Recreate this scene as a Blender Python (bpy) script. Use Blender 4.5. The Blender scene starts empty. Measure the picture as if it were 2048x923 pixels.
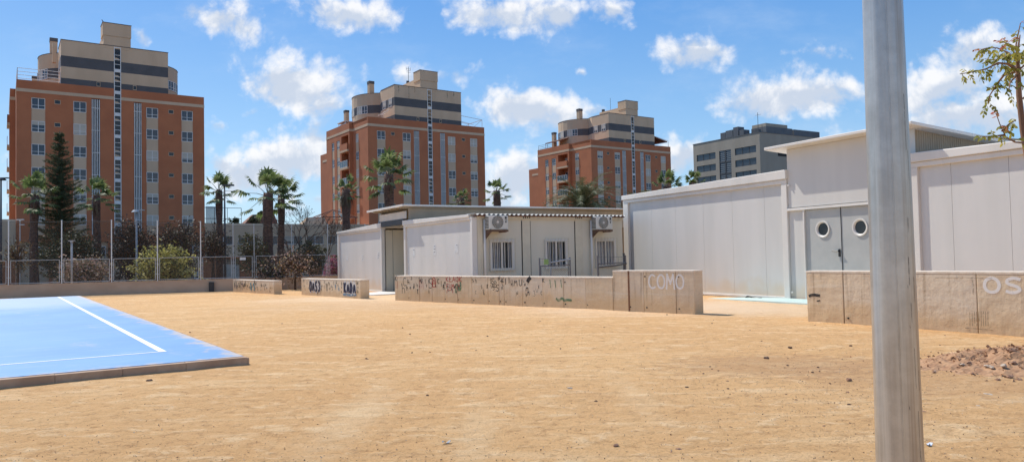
import bpy, math, random
from mathutils import Vector, Matrix, noise, Euler
R = math.radians
scene = bpy.context.scene
COL = scene.collection
rnd = random.Random(7)

# ------------------------------------------------------------------ camera
F, CX, CY, H = 1490.0, 1024.0, 461.5, 1.55
TH, PH = R(1.94), R(1.2)
fw = Vector((0, math.cos(TH), math.sin(TH)))
r0 = Vector((1, 0, 0)); u0 = Vector((0, -math.sin(TH), math.cos(TH)))
rt = r0*math.cos(PH) - u0*math.sin(PH)
up = u0*math.cos(PH) + r0*math.sin(PH)
cam = bpy.data.cameras.new('camera'); co = bpy.data.objects.new('camera', cam); COL.objects.link(co)
cam.sensor_width = 36; cam.lens = F/2048*36; cam.clip_start = .05; cam.clip_end = 6000
m = Matrix((rt, up, -fw)).transposed().to_4x4(); m.translation = (0, 0, H)
co.matrix_world = m
scene.camera = co

def ray(x, y): return fw + rt*((x-CX)/F) - up*((y-CY)/F)
def G(x, y, z=0.0):                       # the ground point seen there
    d = ray(x, y); t = (z-H)/d.z
    return Vector((0, 0, H)) + d*t
def AT(x, y, Y):                          # the point at depth Y seen there
    d = ray(x, y); return Vector((0, 0, H)) + d*(Y/d.y)

# ------------------------------------------------------------------ mesh helper
class MB:
    def __init__(s): s.v = []; s.f = []; s.m = []
    def add(s, vs, fs, m=0):
        o = len(s.v); s.v += [tuple(p) for p in vs]
        s.f += [tuple(o+i for i in f) for f in fs]; s.m += [m]*len(fs); return s
    def quad(s, a, b, c, d, m=0): return s.add([a, b, c, d], [(0, 1, 2, 3)], m)
    def box(s, x0, x1, y0, y1, z0, z1, m=0):
        if x0 > x1: x0, x1 = x1, x0
        if y0 > y1: y0, y1 = y1, y0
        v = [(x0,y0,z0),(x1,y0,z0),(x1,y1,z0),(x0,y1,z0),(x0,y0,z1),(x1,y0,z1),(x1,y1,z1),(x0,y1,z1)]
        return s.add(v, [(0,3,2,1),(4,5,6,7),(0,1,5,4),(1,2,6,5),(2,3,7,6),(3,0,4,7)], m)
    def hexa(s, b, t, m=0):               # 4 bottom + 4 top points
        return s.add(list(b)+list(t), [(0,3,2,1),(4,5,6,7),(0,1,5,4),(1,2,6,5),(2,3,7,6),(3,0,4,7)], m)
    def prism(s, poly, z0, z1, m=0):
        n = len(poly); v = [(p[0],p[1],z0) for p in poly]+[(p[0],p[1],z1) for p in poly]
        f = [(i, (i+1) % n, n+(i+1) % n, n+i) for i in range(n)]
        return s.add(v, f+[tuple(range(n-1,-1,-1)), tuple(range(n, 2*n))], m)
    def tube(s, pts, rad, n=6, m=0, caps=True):
        pts = [Vector(p) for p in pts]
        if not hasattr(rad, '__len__'): rad = [rad]*len(pts)
        vs = []; ref = None
        for i, p in enumerate(pts):
            t = (pts[min(i+1, len(pts)-1)] - pts[max(i-1, 0)])
            t = t.normalized() if t.length > 1e-9 else Vector((0,0,1))
            if ref is None:
                ref = t.cross(Vector((0,0,1)))
                if ref.length < 1e-3: ref = Vector((1,0,0))
            a = (ref - t*ref.dot(t)).normalized(); ref = a; b = t.cross(a)
            for k in range(n):
                th = 2*math.pi*k/n
                vs.append(p + a*(math.cos(th)*rad[i]) + b*(math.sin(th)*rad[i]))
        fs = []
        for i in range(len(pts)-1):
            for k in range(n):
                fs.append((i*n+k, i*n+(k+1) % n, (i+1)*n+(k+1) % n, (i+1)*n+k))
        if caps:
            fs.append(tuple(range(n-1,-1,-1))); fs.append(tuple((len(pts)-1)*n+k for k in range(n)))
        return s.add(vs, fs, m)
    def hwall(s, a0, a1, z0, z1, holes, dep, face, front=0.0, m=0, mr=None):
        """wall a0..a1 x z0..z1 with holes (a,b,z,w); face 'f': looks to -y, 'l': looks to -x; reveals run back by dep"""
        if mr is None: mr = m
        P = (lambda a, d, z: (a, d, z)) if face == 'f' else (lambda a, d, z: (d, a, z))
        eps = 1e-6
        xs = sorted({round(x, 4) for x in [a0, a1]+[v for h in holes for v in h[:2]] if a0-eps <= x <= a1+eps})
        zs = sorted({round(z, 4) for z in [z0, z1]+[v for h in holes for v in h[2:4]] if z0-eps <= z <= z1+eps})
        def solid(i, j):
            if i < 0 or j < 0 or i >= len(xs)-1 or j >= len(zs)-1: return None
            x = (xs[i]+xs[i+1])/2; z = (zs[j]+zs[j+1])/2
            return not any(h[0] < x < h[1] and h[2] < z < h[3] for h in holes)
        for i in range(len(xs)-1):
            for j in range(len(zs)-1):
                if not solid(i, j): continue
                x, X, z, Z = xs[i], xs[i+1], zs[j], zs[j+1]
                q = [P(x,front,z), P(X,front,z), P(X,front,Z), P(x,front,Z)]
                if face == 'l': q.reverse()
                s.add(q, [(0,1,2,3)], m)
                for (di, dj, A, B) in ((-1,0,(x,z),(x,Z)), (1,0,(X,z),(X,Z)), (0,-1,(x,z),(X,z)), (0,1,(x,Z),(X,Z))):
                    if solid(i+di, j+dj) is False:
                        s.quad(P(A[0],front,A[1]), P(B[0],front,B[1]), P(B[0],front+dep,B[1]), P(A[0],front+dep,A[1]), mr)
        return s
    def mesh(s, name, mats, smooth=False):
        me = bpy.data.meshes.new(name); me.from_pydata(s.v, [], s.f)
        for mt in (mats if isinstance(mats, (list, tuple)) else [mats]): me.materials.append(mt)
        me.polygons.foreach_set('material_index', s.m)
        if smooth: me.polygons.foreach_set('use_smooth', [True]*len(s.f))
        me.update(); return me
    def build(s, name, mats, parent=None, loc=(0,0,0), rot=0.0, smooth=False, bevel=0):
        return inst(name, s.mesh(name, mats, smooth), parent, loc, rot, bevel)

def inst(name, me, parent=None, loc=(0,0,0), rot=0.0, bevel=0):
    o = bpy.data.objects.new(name, me); COL.objects.link(o)
    o.location = loc; o.rotation_euler = (0, 0, rot)
    if parent: o.parent = parent
    if bevel:
        b = o.modifiers.new('bevel', 'BEVEL'); b.width = bevel; b.segments = 2; b.limit_method = 'ANGLE'
    return o
def thing(name, label, cat, loc=(0,0,0), rot=0.0, group=None):
    o = bpy.data.objects.new(name, None); COL.objects.link(o)
    o.empty_display_size = .2
    o.location = loc; o.rotation_euler = (0, 0, rot); return tag(o, label, cat, group)
def tag(o, label, cat, group=None):
    o['label'] = label; o['category'] = cat
    if group: o['group'] = group
    return o
def struct(o, label=None, cat=None, kind='structure'):
    o['kind'] = kind
    if label: o['label'] = label
    if cat: o['category'] = cat
    return o

# ------------------------------------------------------------------ materials
class NT:
    def __init__(s, tree): s.t = tree; s.n = tree.nodes; s.l = tree.links
    def new(s, t, **kw):
        n = s.n.new(t)
        for k, v in kw.items(): setattr(n, k, v)
        return n
    def put(s, v, sock):
        if isinstance(v, bpy.types.NodeSocket): s.l.new(v, sock)
        elif v is not None: sock.default_value = v
    def math(s, op, a, b=None, c=None, clamp=False):
        n = s.new('ShaderNodeMath', operation=op, use_clamp=clamp)
        for i, v in enumerate((a, b, c)): s.put(v, n.inputs[i])
        return n.outputs[0]
    def vmath(s, op, a, b=None):
        n = s.new('ShaderNodeVectorMath', operation=op); s.put(a, n.inputs[0])
        if b is not None: s.put(b, n.inputs[1])
        return n.outputs['Value'] if op in ('LENGTH', 'DOT_PRODUCT', 'DISTANCE') else n.outputs[0]
    def noise(s, vec, scale, detail=4, rough=.55, dist=0):
        n = s.new('ShaderNodeTexNoise'); s.put(vec, n.inputs['Vector']); n.inputs['Scale'].default_value = scale
        n.inputs['Detail'].default_value = detail; n.inputs['Roughness'].default_value = rough; n.inputs['Distortion'].default_value = dist
        return n.outputs['Fac']
    def ramp(s, v, a, b):                 # smooth 0..1 between a and b
        n = s.new('ShaderNodeMapRange', interpolation_type='SMOOTHSTEP'); s.put(v, n.inputs['Value'])
        n.inputs['From Min'].default_value = a; n.inputs['From Max'].default_value = b; return n.outputs[0]
    def mix(s, f, a, b):
        n = s.new('ShaderNodeMix', data_type='RGBA'); s.put(f, n.inputs[0])
        for v, i in ((a, 6), (b, 7)):
            if isinstance(v, (tuple, list)): v = (*v[:3], 1)
            s.put(v, n.inputs[i])
        return n.outputs[2]
    def scale(s, vec, sc):
        n = s.new('ShaderNodeMapping'); s.put(vec, n.inputs['Vector']); n.inputs['Scale'].default_value = sc; return n.outputs[0]
    def bump(s, h, strength, dist=.01, nrm=None):
        n = s.new('ShaderNodeBump'); n.inputs['Strength'].default_value = strength; n.inputs['Distance'].default_value = dist
        s.put(h, n.inputs['Height']); s.put(nrm, n.inputs['Normal']) if nrm else None
        return n.outputs[0]

def base_mat(name, rough=.8, metal=0, spec=None):
    mt = bpy.data.materials.new(name); mt.use_nodes = True
    t = NT(mt.node_tree); p = t.n['Principled BSDF']
    p.inputs['Roughness'].default_value = rough; p.inputs['Metallic'].default_value = metal
    if spec is not None: p.inputs['Specular IOR Level'].default_value = spec
    tc = t.new('ShaderNodeTexCoord').outputs['Object']
    return mt, t, p, tc
def pmat(name, c1, c2=None, scale=2.0, rough=.8, bump=0, bscale=40, metal=0, stretch=(1,1,1), detail=5, spec=None, lo=.35, hi=.65):
    mt, t, p, tc = base_mat(name, rough, metal, spec)
    if c2 is None: c2 = tuple(x*.88 for x in c1)
    v = t.scale(tc, stretch)
    f = t.ramp(t.noise(v, scale, detail, .6), lo, hi)
    t.put(t.mix(f, c1, c2), p.inputs['Base Color'])
    if bump: t.put(t.bump(t.noise(v, bscale, 4), bump, .01), p.inputs['Normal'])
    return mt
def leafmat(name, cols, trans=.25, rough=.6):
    mt, t, p, tc = base_mat(name, rough, spec=.3)
    rp = t.new('ShaderNodeNewGeometry').outputs['Random Per Island']
    cr = t.new('ShaderNodeValToRGB'); t.put(rp, cr.inputs[0])
    el = cr.color_ramp.elements
    while len(el) < len(cols): el.new(.5)
    for i, c in enumerate(cols):
        el[i].position = i/(len(cols)-1); el[i].color = (*c, 1)
    t.put(cr.outputs[0], p.inputs['Base Color'])
    tr = t.new('ShaderNodeBsdfTranslucent'); t.put(cr.outputs[0], tr.inputs['Color'])
    mx = t.new('ShaderNodeMixShader'); mx.inputs[0].default_value = trans
    t.l.new(p.outputs[0], mx.inputs[1]); t.l.new(tr.outputs[0], mx.inputs[2])
    t.l.new(mx.outputs[0], t.n['Material Output'].inputs['Surface'])
    return mt

BRICK = pmat('brick', (.45,.16,.07), (.385,.132,.058), .35, .9, .15, 30, lo=.3, hi=.7)
BEIGE = pmat('beige_render', (.58,.425,.285), (.51,.37,.245), .3, .9, stretch=(1,1,.35))
DARKBAND = pmat('dark_cladding', (.085,.082,.085), (.07,.068,.07), .6, .7)
WHITEF = pmat('white_frame', (.70,.69,.66), (.62,.61,.58), 3, .5)
GLASS = pmat('window_glass', (.035,.042,.055), (.05,.06,.075), .8, .08, spec=.6)
GLASSD = pmat('dark_glass', (.015,.016,.018), (.025,.027,.03), .8, .12)
SHUTTER = pmat('roller_shutter', (.50,.45,.37), (.44,.40,.33), 2, .7, .3, 20, stretch=(.05,.05,1))
DARK = pmat('dark_recess', (.02,.019,.018), (.03,.028,.026), 1, .9)
DMETAL = pmat('dark_metal', (.045,.047,.05), (.06,.06,.062), 3, .5)
FENCEP = pmat('dulled_fence_paint', (.50,.47,.43), (.42,.395,.36), 3, .6)
GALV = pmat('galvanised_steel', (.44,.45,.45), (.34,.35,.35), 12, .5, metal=.2)
GREYB = pmat('grey_render', (.34,.295,.235), (.30,.26,.205), .25, .9, stretch=(1,1,.4))
GREYROOF = pmat('roof_cladding', (.10,.11,.12), (.075,.08,.09), .5, .6)
TERRA = pmat('terracotta', (.22,.085,.05), (.16,.065,.04), 2, .8)
FWALL = pmat('rendered_wall', (.54,.37,.25), (.46,.31,.205), .7, .92, .3, 60, stretch=(1,1,2))
BARK = pmat('bark', (.13,.085,.055), (.07,.045,.03), 4, .95, .6, 25, stretch=(1,1,2.5))
PALMBARK = pmat('palm_bark', (.17,.095,.065), (.075,.04,.03), 5, .95, .8, 14, stretch=(1,1,2))
CREAM = pmat('cream_panel', (.50,.455,.36), (.46,.415,.325), 1.2, .55, stretch=(1,1,.2))
CREAMF = pmat('cream_frame', (.66,.59,.44), (.60,.53,.40), 2, .5)
WPAINT = pmat('white_painted_steel', (.70,.66,.60), (.64,.60,.54), 1.5, .45, stretch=(1,1,.3))
ROOFM = pmat('roof_sheet', (.42,.41,.38), (.36,.35,.32), .8, .6)
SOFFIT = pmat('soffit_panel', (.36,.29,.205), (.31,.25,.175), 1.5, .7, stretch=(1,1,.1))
DOORM = pmat('door_paint', (.44,.435,.405), (.40,.40,.375), 2, .45)
BLACK = pmat('black_plastic', (.012,.012,.013), (.02,.02,.02), 5, .4)
PAPER = pmat('paper', (.64,.64,.62), (.54,.54,.53), 9, .8)
GREEN = pmat('green_sign', (.03,.20,.09), (.04,.24,.11), 5, .6)
LINEW = pmat('line_paint', (.80,.80,.77), (.62,.64,.64), 6, .8, lo=.45, hi=.75)
RAMPC = pmat('ramp_paint', (.46,.60,.56), (.52,.62,.58), 2, .7)
SLAB = pmat('pale_concrete', (.60,.55,.47), (.52,.46,.38), 2, .9)
RUST = pmat('rusty_bracket', (.16,.09,.055), (.10,.055,.035), 9, .85)
ACM = pmat('ac_casing', (.66,.64,.57), (.60,.58,.51), 2, .5)
TILE = pmat('red_roof_sheet', (.15,.055,.045), (.10,.04,.035), 3, .7)

def panel_mat(name, c1, c2, ribs=22.0, dirt=True):
    mt, t, p, tc = base_mat(name, .5)
    f = t.ramp(t.noise(t.scale(tc, (1,1,.12)), 1.3, 4), .35, .7)
    c = t.mix(f, c1, c2)
    if dirt:                              # sand dust clinging in a ragged strip
        sp = t.new('ShaderNodeSeparateXYZ'); t.put(tc, sp.inputs[0])
        d = t.math('ADD', sp.outputs[2], t.math('MULTIPLY', t.noise(tc, 2.2, 5), -1.0))
        c = t.mix(t.math('MULTIPLY', t.ramp(d, .25, -.35), .55), c, (.60,.46,.30))
    t.put(c, p.inputs['Base Color'])
    w = t.new('ShaderNodeTexWave', wave_type='BANDS', bands_direction='Y', wave_profile='SIN')
    t.put(tc, w.inputs['Vector']); w.inputs['Scale'].default_value = ribs
    w2 = t.new('ShaderNodeTexWave', wave_type='BANDS', bands_direction='X', wave_profile='SIN')
    t.put(tc, w2.inputs['Vector']); w2.inputs['Scale'].default_value = ribs
    h = t.math('ADD', w.outputs['Fac'], w2.outputs['Fac'])
    b1 = t.bump(h, .12, .006)
    t.put(t.bump(t.noise(tc, .9, 2), .25, .03, b1), p.inputs['Normal'])
    return mt
PANEL = panel_mat('sandwich_panel', (.625,.60,.56), (.58,.56,.52))
PANELR = panel_mat('ribbed_panel', (.62,.595,.545), (.58,.555,.51), 11)
PANELC = panel_mat('cream_sandwich_panel', (.66,.60,.475), (.61,.555,.435), 6, False)

def concrete_mat():
    mt, t, p, tc = base_mat('board_marked_concrete', .92)
    v = tc
    geo = t.new('ShaderNodeNewGeometry').outputs['Random Per Island']
    c = t.mix(t.ramp(t.noise(v, .9, 6, .65), .3, .7), (.74,.56,.355), (.62,.46,.285))
    c = t.mix(t.math('MULTIPLY', geo, .75), c, (.68,.57,.44))
    streak = t.noise(t.scale(v, (9,9,.35)), 1.0, 4, .6)
    c = t.mix(t.math('MULTIPLY', t.ramp(streak, .52, .74), .55), c, (.27,.18,.105))
    c = t.mix(t.math('MULTIPLY', t.ramp(t.noise(t.scale(v, (.5,.5,7)), 1.6, 3), .50, .66), .35), c, (.74,.64,.50))
    sp = t.new('ShaderNodeSeparateXYZ'); t.put(tc, sp.inputs[0])
    d = t.math('ADD', sp.outputs[2], t.math('MULTIPLY', t.noise(tc, 1.7, 5), -.8))
    c = t.mix(t.math('MULTIPLY', t.ramp(d, .16, -.25), .75), c, (.62,.42,.22))
    c = t.mix(t.math('MULTIPLY', t.ramp(t.noise(v, 30, 4, .75), .58, .70), .6), c, (.17,.125,.09))
    t.put(c, p.inputs['Base Color'])
    b = t.bump(t.noise(t.scale(v, (1,1,.3)), 30, 6, .7), .35, .012)
    t.put(t.bump(t.noise(v, 3.5, 3), .6, .04, b), p.inputs['Normal'])
    return mt
CONC = concrete_mat()
CONCTOP = pmat('worn_concrete_edge', (.74,.63,.50), (.62,.51,.39), 6, .9, .4, 40)

def spray(name, col, lo=.3, hi=.55, amt=.9, sc=30):
    mt, t, p, tc = base_mat(name, .8)
    t.put((*col, 1), p.inputs['Base Color'])
    f = t.math('MULTIPLY', t.ramp(t.noise(tc, sc, 4, .7), lo, hi), amt)
    tr = t.new('ShaderNodeBsdfTransparent'); mx = t.new('ShaderNodeMixShader')
    t.put(f, mx.inputs[0]); t.l.new(tr.outputs[0], mx.inputs[1]); t.l.new(p.outputs[0], mx.inputs[2])
    t.l.new(mx.outputs[0], t.n['Material Output'].inputs['Surface'])
    return mt
SPW = spray('white_spray', (.88,.84,.79), -.05, .50, .80, 11)
SPK = spray('black_spray', (.022,.02,.022), .22, .48, .9, 22)
SPR = spray('red_spray', (.42,.03,.025), .18, .42, .95, 25)
SPG = spray('green_spray', (.03,.20,.10), .25, .6, .7, 14)
SPB = spray('navy_spray', (.022,.026,.06), .15, .4, .95, 12)
SPBL = spray('blue_spray', (.13,.27,.40), .2, .6, .8, 12)
SPT = spray('teal_spray', (.03,.22,.30), .2, .6, .8, 12)
SPWB = spray('chalk_white_spray', (.70,.68,.66), .2, .55, .75, 12)

def net_mat(name, col, fac):
    mt, t, p, tc = base_mat(name, .9, spec=.1)
    n = t.noise(t.scale(tc, (.6,.6,.6)), 1.5, 4)
    t.put((*col, 1), p.inputs['Base Color'])
    f = t.math('ADD', t.math('MULTIPLY', t.math('SUBTRACT', n, .5), .14), fac)
    tr = t.new('ShaderNodeBsdfTransparent'); mx = t.new('ShaderNodeMixShader')
    t.put(f, mx.inputs[0]); t.l.new(tr.outputs[0], mx.inputs[1]); t.l.new(p.outputs[0], mx.inputs[2])
    t.l.new(mx.outputs[0], t.n['Material Output'].inputs['Surface'])
    return mt
NET = net_mat('dark_netting', (.085,.056,.038), .30)
CHAIN = net_mat('chain_mesh', (.13,.11,.09), .10)

def ground_mat():
    mt, t, p, tc = base_mat('sandy_earth', .95, spec=.1)
    big = t.noise(tc, .13, 5, .6)
    c = t.mix(t.ramp(big, .3, .7), (.68,.388,.170), (.75,.458,.212))
    mid = t.noise(tc, .7, 6, .65)
    c = t.mix(t.math('MULTIPLY', t.ramp(mid, .52, .70), .40), c, (.55,.31,.14))
    # pale dust dragged in long scuffs, two directions
    rot = t.new('ShaderNodeMapping'); t.put(tc, rot.inputs['Vector']); rot.inputs['Rotation'].default_value = (0,0,R(-38)); rot.inputs['Scale'].default_value = (.5,1.7,1)
    s1 = t.noise(rot.outputs[0], .9, 8, .7, .8)
    c = t.mix(t.math('MULTIPLY', t.ramp(s1, .50, .64), .55), c, (.84,.57,.305))
    rot2 = t.new('ShaderNodeMapping'); t.put(tc, rot2.inputs['Vector']); rot2.inputs['Rotation'].default_value = (0,0,R(30)); rot2.inputs['Scale'].default_value = (1.1,1.9,1)
    s2 = t.noise(rot2.outputs[0], 1.9, 9, .74, .5)
    c = t.mix(t.math('MULTIPLY', t.ramp(s2, .53, .61), .62), c, (.87,.62,.355))
    s3 = t.noise(tc, 6.5, 9, .78)
    c = t.mix(t.math('MULTIPLY', t.ramp(s3, .50, .36), .62), c, (.40,.21,.088))
    c = t.mix(t.math('MULTIPLY', t.ramp(s3, .55, .68), .50), c, (.72,.50,.27))
    fine = t.noise(tc, 38, 7, .82)
    c = t.mix(t.math('MULTIPLY', t.ramp(fine, .47, .33), .62), c, (.21,.105,.045))
    c = t.mix(t.math('MULTIPLY', t.ramp(fine, .54, .68), .55), c, (.82,.62,.38))
    vor = t.new('ShaderNodeTexVoronoi'); t.put(tc, vor.inputs['Vector']); vor.inputs['Scale'].default_value = 22
    grit = t.math('MULTIPLY', t.ramp(vor.outputs['Distance'], .17, .08), t.ramp(t.noise(tc, 4, 3), .48, .6))
    c = t.mix(t.math('MULTIPLY', grit, .7), c, (.17,.09,.045))
    def patch(c, x, y, rx, ry, sc, amp, lo, amt, col):
        dv = t.vmath('MULTIPLY', t.vmath('SUBTRACT', tc, (x, y, 0)), (1/rx, 1/ry, 0))
        dm = t.math('ADD', t.vmath('LENGTH', dv), t.math('MULTIPLY', t.math('SUBTRACT', t.noise(tc, sc, 7, .72), .5), amp))
        return t.mix(t.math('MULTIPLY', t.ramp(dm, 1.0, lo), amt), c, col)
    c = patch(c, 5.3, 8.9, 2.6, 1.9, 2.5, 1.3, .4, .34, (.45,.25,.13))     # damp turned patch by the mound
    c = patch(c, 3.6, 10.2, 2.0, 1.3, 5, 2.4, .5, .34, (.38,.21,.115))      # dark crumbs
    c = patch(c, 6.6, 20.4, 2.7, 3.8, 1.5, 1.0, .4, .60, (.74,.56,.37))      # pale trodden gap
    c = patch(c, .40, 5.55, .16, .22, 4, 1.0, .4, .55, (.86,.64,.38)); c = patch(c, .55, 5.1, .22, .14, 4, 1.0, .4, .55, (.86,.64,.38)); c = patch(c, -.35, 6.6, .28, 1.9, 4, 2.2, .1, .3, (.86,.63,.37)); c = patch(c, 1.3, 8.2, .3, 2.2, 4, 2.2, .1, .22, (.86,.63,.37))
    c = patch(c, 4, 22, 6, 5, .5, 1.2, .2, .45, (.84,.64,.45)); c = patch(c, -5, 30, 8, 5, .5, 1.2, .2, .45, (.84,.66,.46)); c = patch(c, -1.6, 7.4, .42, 2.6, 3.5, 2.2, .1, .35, (.87,.64,.38)); c = patch(c, -3, 25, 9, 4, .6, 1.2, .3, .35, (.68,.48,.30))
    t.put(c, p.inputs['Base Color'])
    h = t.math('ADD', t.math('MULTIPLY', s2, 1.5), t.math('ADD', t.math('MULTIPLY', s3, 1.1), t.math('MULTIPLY', fine, .42)))
    t.put(t.bump(h, .9, .050), p.inputs['Normal'])
    return mt
GROUND = ground_mat()
STREET = pmat('street_asphalt', (.07,.068,.066), (.10,.095,.09), .4, .95)

def court_mat():
    mt, t, p, tc = base_mat('court_paint', .65)
    c = t.mix(t.ramp(t.noise(tc, .5, 5), .3, .7), (.095,.255,.49), (.125,.295,.53))
    s = t.noise(t.scale(tc, (.5,3,1)), 1.2, 7, .7)
    c = t.mix(t.math('MULTIPLY', t.ramp(s, .54, .72), .5), c, (.28,.385,.53))
    s = t.noise(t.scale(tc, (.6,5,1)), 1.5, 6, .75)
    c = t.mix(t.math('MULTIPLY', t.ramp(s, .62, .78), .55), c, (.40,.33,.27))
    # faded dusty far end
    sp = t.new('ShaderNodeSeparateXYZ'); t.put(tc, sp.inputs[0])
    d = t.math('ADD', sp.outputs[1], t.math('MULTIPLY', t.noise(tc, .6, 5), 4))
    c = t.mix(t.math('MULTIPLY', t.ramp(d, 17, 24), .55), c, (.44,.50,.58))
    nd = t.math('MULTIPLY', t.math('SUBTRACT', t.noise(tc, 2.6, 6, .7), .5), 1.3)
    e1 = t.ramp(t.math('ADD', sp.outputs[0], nd), -.28, .10)          # sand blown over the edges
    e2 = t.ramp(t.math('ADD', sp.outputs[1], nd), .18, -.12)
    c = t.mix(t.math('MULTIPLY', t.math('MAXIMUM', e1, e2), .7), c, (.58,.42,.25))
    sm = t.math('MULTIPLY', t.ramp(t.noise(t.scale(tc, (1.4,.5,1)), .9, 7, .72), .56, .74), .38)
    c = t.mix(sm, c, (.42,.40,.38))
    t.put(c, p.inputs['Base Color'])
    t.put(t.bump(t.noise(tc, 90, 3), .15, .004), p.inputs['Normal'])
    return mt
COURT = court_mat()
KERB = pmat('kerb_concrete', (.38,.24,.15), (.47,.32,.21), 3, .95, .5, 30)

def pole_mat():
    mt, t, p, tc = base_mat('galvanised_pole', .28, .72)
    sp = t.new('ShaderNodeSeparateXYZ'); t.put(tc, sp.inputs[0])
    v = t.scale(tc, (1,1,.18))
    c = t.mix(t.ramp(t.noise(tc, 9, 6, .65), .3, .7), (.56,.535,.49), (.45,.425,.385))
    c = t.mix(t.math('MULTIPLY', t.ramp(t.noise(t.scale(tc, (1,1,.12)), 14, 4, .6), .52, .75), .45), c, (.32,.27,.215))
    ring = t.noise(t.scale(tc, (7,7,.12)), 1.6, 5, .7)  # upright brown and pale strips: ground and sky reflections painted into the zinc
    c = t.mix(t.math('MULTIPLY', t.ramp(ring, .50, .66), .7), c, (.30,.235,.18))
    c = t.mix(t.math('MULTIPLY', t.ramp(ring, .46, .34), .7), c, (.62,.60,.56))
    sc = t.math('MULTIPLY', t.ramp(t.noise(t.scale(tc, (26,26,1.6)), 1.0, 3, .6), .70, .76), t.ramp(t.noise(tc, 2.2, 3), .45, .6))
    c = t.mix(t.math('MULTIPLY', sc, .85), c, (.07,.065,.06))
    t.put(c, p.inputs['Base Color'])
    t.put(t.math('ADD', t.math('MULTIPLY', t.noise(v, 6, 4), .22), .25), p.inputs['Roughness'])
    t.put(t.bump(t.noise(tc, 60, 3), .06, .004), p.inputs['Normal'])
    return mt
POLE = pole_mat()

# ------------------------------------------------------------------ sun and sky
SUN = Vector((-.731*math.cos(R(51)), .682*math.cos(R(51)), math.sin(R(51)))).normalized()
ld = bpy.data.lights.new('sun', 'SUN'); ld.energy = 4.9; ld.angle = R(.5); ld.color = (1, .945, .855)
lo = bpy.data.objects.new('sun', ld); COL.objects.link(lo)
lo.rotation_euler = (-SUN).to_track_quat('-Z', 'Y').to_euler(); lo.location = (-20, 20, 40)

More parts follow.
